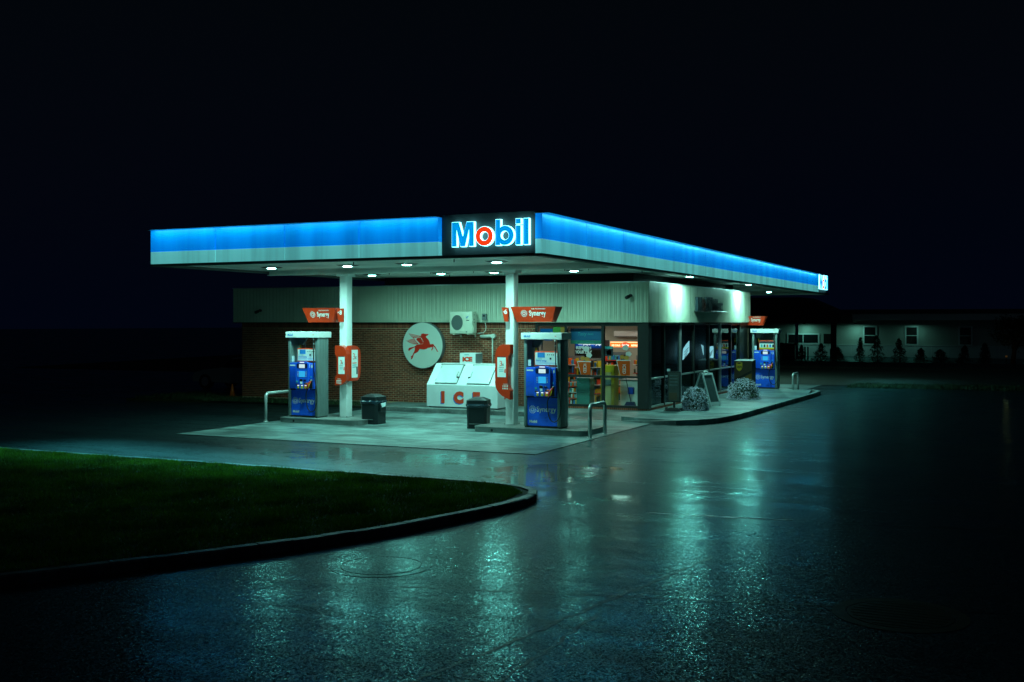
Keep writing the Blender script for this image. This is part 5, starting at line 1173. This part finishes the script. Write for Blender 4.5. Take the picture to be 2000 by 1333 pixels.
# ------------------------------------------------------------------ left background: cone, parked car
cn = thing('traffic_cone', 'orange traffic cone in the dark beside the brick wall corner', 'cone', (-27.85, 33.5, .07))
MB().tube([(-27.85, 33.5, .095), (-27.85, 33.5, .58)], [.12, .025], 18).build('body', 'orange', cn); MB().box(-28.03, -27.67, 33.32, 33.68, .07, .095, .01).build('base', 'orange', cn)
car = thing('parked_car', 'pale car parked in the dark behind the brick wall', 'car', (-31.6, 38.9, 0))
pr_ = [(-33.8, .32), (-33.85, .55), (-33.7, .72), (-33.2, .86), (-32.3, .95), (-31.65, 1.38), (-31.0, 1.46), (-30.2, 1.42), (-29.5, 1.02), (-29.3, .9), (-29.25, .4), (-29.5, .28)]
bd = MB()
for s_, (ya, yb) in enumerate(((38.0, 38.12), (38.12, 39.7), (39.7, 39.82))):
    k = lambda p: [(x * 1.0 if z < .95 else -31.0 + (x + 31.0) * .96, z if z < .95 else .95 + (z - .95) * .9) for x, z in p]
    if s_ == 0: bd.prism(k([p for p in pr_]), 'y', ya, yb, pr_)
    elif s_ == 1: bd.prism(pr_, 'y', ya, yb)
    else: bd.prism(pr_, 'y', ya, yb, k(pr_))
bd.build('body', 'carpaint', car)
for x in (-33.1, -30.1):
    for y0, y1 in ((37.97, 38.2), (39.62, 39.85)):
        wh = MB().cyl((x, y0, .33), (x, y1, .33), .33, n=24).build('wheel', 'tyre', car); MB().cyl((x, y0 - .005, .33), (x, y0 + .01, .33), .2, n=20).build('rim', 'alu', wh)
MB().prism([(-32.2, .97), (-31.62, 1.33), (-31.05, 1.38), (-31.05, .97)], 'y', 37.985, 38.0).build('side_window', 'houseglass', car)
MB().prism([(-31.0, .97), (-31.0, 1.38), (-30.3, 1.34), (-29.75, .99)], 'y', 37.985, 38.0).build('side_window', 'houseglass', car)
MB().box(-33.87, -33.70, 38.15, 38.5, .58, .70, .02).build('headlight', 'paper', car); MB().box(-33.87, -33.70, 39.3, 39.65, .58, .70, .02).build('headlight', 'paper', car)

# ------------------------------------------------------------------ far right: bank house, hedge of young conifers, trees
HY = 98.0
hs = thing('far_house', 'pale clapboard building with dark roof beyond the lot', 'building', (-13, HY, 0))
lap = MB()
for k in range(17):
    z = .98 + k * .135; lap.add([(-25, HY - .02, z), (2, HY - .02, z), (2, HY, z + .135), (-25, HY, z + .135)], [(0, 1, 2, 3)]); lap.add([(-25, HY - .02, z), (2, HY - .02, z), (2, HY, z), (-25, HY, z)], [(0, 1, 2, 3)])
lap.build('siding', 'siding', hs)['kind'] = 'stuff'
MB().box(-25, 2, HY + .01, HY + 9, 0, 3.2).build('wall', 'siding', hs)
MB().box(-25.05, 2.05, HY - .05, HY + .02, .0, .97).build('wainscot', 'wainscot', hs)
MB().box(-25.1, 2.1, HY - .08, HY + .0, .97, 1.02).build('belt_rail', 'trim', hs)
MB().box(-25.4, 2.4, HY - .55, HY + 9.4, 3.12, 3.68).build('eaves', 'trim', hs)
MB().prism([(HY - .6, 3.685), (HY + 9.5, 3.685), (HY + 4.6, 4.1)], 'x', -25.5, 2.5).build('roof', 'shingle', hs)
for (x0, x1, z0, z1, nx_, nz_) in ((-19.55, -16.75, 1.02, 2.0, 2, 1), (-13.1, -11.95, 1.0, 2.66, 1, 2), (-9.7, -8.6, 1.0, 2.66, 1, 2), (-5.5, -4.4, 1.0, 2.66, 1, 2)):
    wn = MB().box(x0, x1, HY - .10, HY - .03, z0, z1).build('window', 'trim', hs)
    for i in range(nx_):
        for j in range(nz_):
            a = x0 + .1 + (x1 - x0 - .2) * i / nx_; b_ = x0 + .1 + (x1 - x0 - .2) * (i + 1) / nx_; c_ = z0 + .1 + (z1 - z0 - .2) * j / nz_; d = z0 + .1 + (z1 - z0 - .2) * (j + 1) / nz_
            MB().box(a + .03, b_ - .03, HY - .112, HY - .101, c_ + .03, d - .03).build('pane', 'houseglass', wn)
MB().box(-16.4, -15.6, HY - .06, HY - .01, 1.1, 1.95).build('notice_board', 'dark', hs)
for k in range(20): MB().box(-24.5 + 1.3 * k, -24.46 + 1.3 * k, HY - .056, HY - .05, .1, .95).build('batten', 'trim', hs)
dt = thing('drive_through_canopy', 'dark drive-through roof on posts beside the pale building', 'canopy', (-19, 94, 0))
MB().box(-26, -13.9, 91.0, 97.35, 2.88, 3.6).build('fascia', 'shingle', dt)
MB().prism([(-26, 3.6), (-13.9, 3.6), (-17.0, 5.0), (-26, 5.0)], 'y', 91.0, 97.35).build('roof', 'shingle', dt)
for x in (-14.5, -20.8): 
    MB().box(x - .2, x + .2, 91.2, 91.6, 0, 2.88).build('post', 'shingle', dt)
MB().box(-14.75, -14.25, 91.1, 91.7, 0, .8).build('pier', 'shingle', dt)
pl = thing('blue_pole', 'slim blue pole before the pale building windows', 'pole', (-17.2, 90, 0)); MB().cyl((-17.2, 90, 0), (-17.2, 90, 2.9), .13).build('shaft', mat('pole_blue', (.05, .14, .28), .4), pl)
tm = thing('teller_unit', 'dark drive-through teller unit behind the young conifers', 'machine', (-17.4, 88, 0)); MB().box(-17.9, -16.9, 87.6, 88.2, 0, 1.15, .05).build('cabinet', 'dark', tm); MB().box(-18.1, -16.7, 87.5, 88.3, 1.15, 1.3, .04).build('hood', 'dark', tm)
for k in range(3):
    t_ = thing('bollard', ['left', 'middle', 'right'][k] + ' of three thin dark bollards before the white house base', 'bollard', (-16.2 + .22 * k, 87, 0), 'thin bollards'); MB().cyl((-16.2 + .22 * k, 87, 0), (-16.2 + .22 * k, 87, 1.0), .06).build('post', 'dark', t_); MB().cyl((-16.2 + .22 * k, 87, 1.0), (-16.2 + .22 * k, 87, 1.04), .07).build('cap', 'dark', t_)
for k, (x, pw) in enumerate(((-17.9, 17), (-13.6, 14), (-8.9, 6))):  # the third is an added fill that evens the wall light
    t_ = thing('eaves_lamp', ['lamp under the drive-through roof', 'lamp under the eaves right of the drive-through', 'added fill lamp under the eaves near the second tall window'][k], 'lamp', (x, 97.0, 2.86)); MB().cyl((x, 97.0, 2.80), (x, 97.0, 2.88), .1).build('housing', 'dark', t_); lamp('bulb', t_, (x, 97.0, 2.78), None, pw, (.28, 1, .82), 'DISK', .18)

def leafcloud(C, s0, s1, rs):
    n = len(C); D1 = rs.normal(size=(n, 3)); D1 /= np.linalg.norm(D1, axis=1)[:, None]; D2 = np.cross(D1, rs.normal(size=(n, 3))); D2 /= np.linalg.norm(D2, axis=1)[:, None]; s_ = rs.uniform(s0, s1, n)[:, None]
    V = np.stack([C - D1 * s_, C + D2 * s_ * .5, C + D1 * s_], 1).reshape(-1, 3)
    m = MB(); m.v = [tuple(v) for v in V]; m.f = [(3 * i, 3 * i + 1, 3 * i + 2) for i in range(n)]; m.sm = [False] * n; return m
ax = [-16.0, -14.55, -13.3, -11.97, -10.65, -9.44, -8.05, -6.75, -5.44, -4.11, -2.7]
on = ['first', 'second', 'third', 'fourth', 'fifth', 'sixth', 'seventh', 'eighth', 'ninth', 'tenth', 'eleventh']
for i, x in enumerate(ax):
    rs = np.random.RandomState(40 + i); h = rs.uniform(1.35, 2.3); zb = -.25; wd_ = rs.uniform(.42, .72); ln_ = rs.uniform(-.14, .14)
    o = thing('young_conifer', on[i] + ' young conifer from the left in the dark row before the pale house', 'conifer', (x, 78 + rs.uniform(-.4, .4), zb + .25), 'row of young conifers')
    y = o.location.y; n = 900
    q = rs.uniform(0, 1, n) ** .8; a = rs.uniform(0, 2 * np.pi, n); rr = (wd_ * (1 - q) ** rs.uniform(.6, 1.0) + .03) * rs.uniform(.3, 1.15, n) * (1 + .18 * np.sin(q * 24))
    leafcloud(np.stack([x + ln_ * q + rr * np.cos(a), y + rr * np.sin(a), zb + .15 + q * (h - .15)], 1), .05, .13, rs).build('crown', 'conifer', o)
    MB().tube([(x, y, 0), (x, y, h * .8)], [.05, .01], 6).build('trunk', 'bark', o)
bk = MB(); rs = np.random.RandomState(5)
MB().prism([(-40, 66), (60, 70), (60, 76), (-40, 76)], 'z', .0, .30).build('planted_bank', 'soil', kind='structure')
def tree(x, y, h, r, label, seed, n=2600):
    rs = np.random.RandomState(seed); o = thing('garden_tree', label, 'tree', (x, y, 0))
    MB().tube([(x, y, 0), (x + .1, y, h * .3), (x, y + .1, h * .6), (x + .1, y, h * .9)], [.18, .13, .08, .02], 8).build('trunk', 'bark', o)
    for k in range(6):
        a = k * 1.05; z = h * (.35 + .08 * k); MB().tube([(x, y, z), (x + r * .5 * math.cos(a), y + r * .5 * math.sin(a), z + h * .12), (x + r * .8 * math.cos(a), y + r * .8 * math.sin(a), z + h * .2)], [.06, .035, .01], 6).build('limb', 'bark', o)
    cl = rs.normal(size=(26, 3)); cl /= np.linalg.norm(cl, axis=1)[:, None]; cl = cl * rs.uniform(.4, 1, (26, 1)) * np.array([r, r, h * .33]) + np.array([x, y, h * .64])
    C = cl[rs.randint(0, 26, n)] + rs.normal(size=(n, 3)) * r * .20
    C[:, 2] = np.maximum(C[:, 2], .2)
    leafcloud(C, .08, .18, rs).build('crown', 'leaf', o)
    return o
tree(-1.2, 86, 3.6, 1.3, 'leafy shrub tree with warm lamplight on its leaves at far right', 71)
lp = thing('garden_lamp', 'small warm garden lamp among the leaves at far right', 'lamp', (-1.6, 84.2, 0))
MB().cyl((-1.6, 84.2, 0), (-1.6, 84.2, .5), .03).build('post', 'dark', lp); MB().cyl((-1.6, 84.2, .5), (-1.6, 84.2, .62), .07).build('shade', emat('warm_lamp', (1, .55, .15), .03), lp)
lamp('bulb', lp, (-1.6, 84.2, .8), None, 1.2, (1.0, .6, .18), kind='POINT', size=.08)
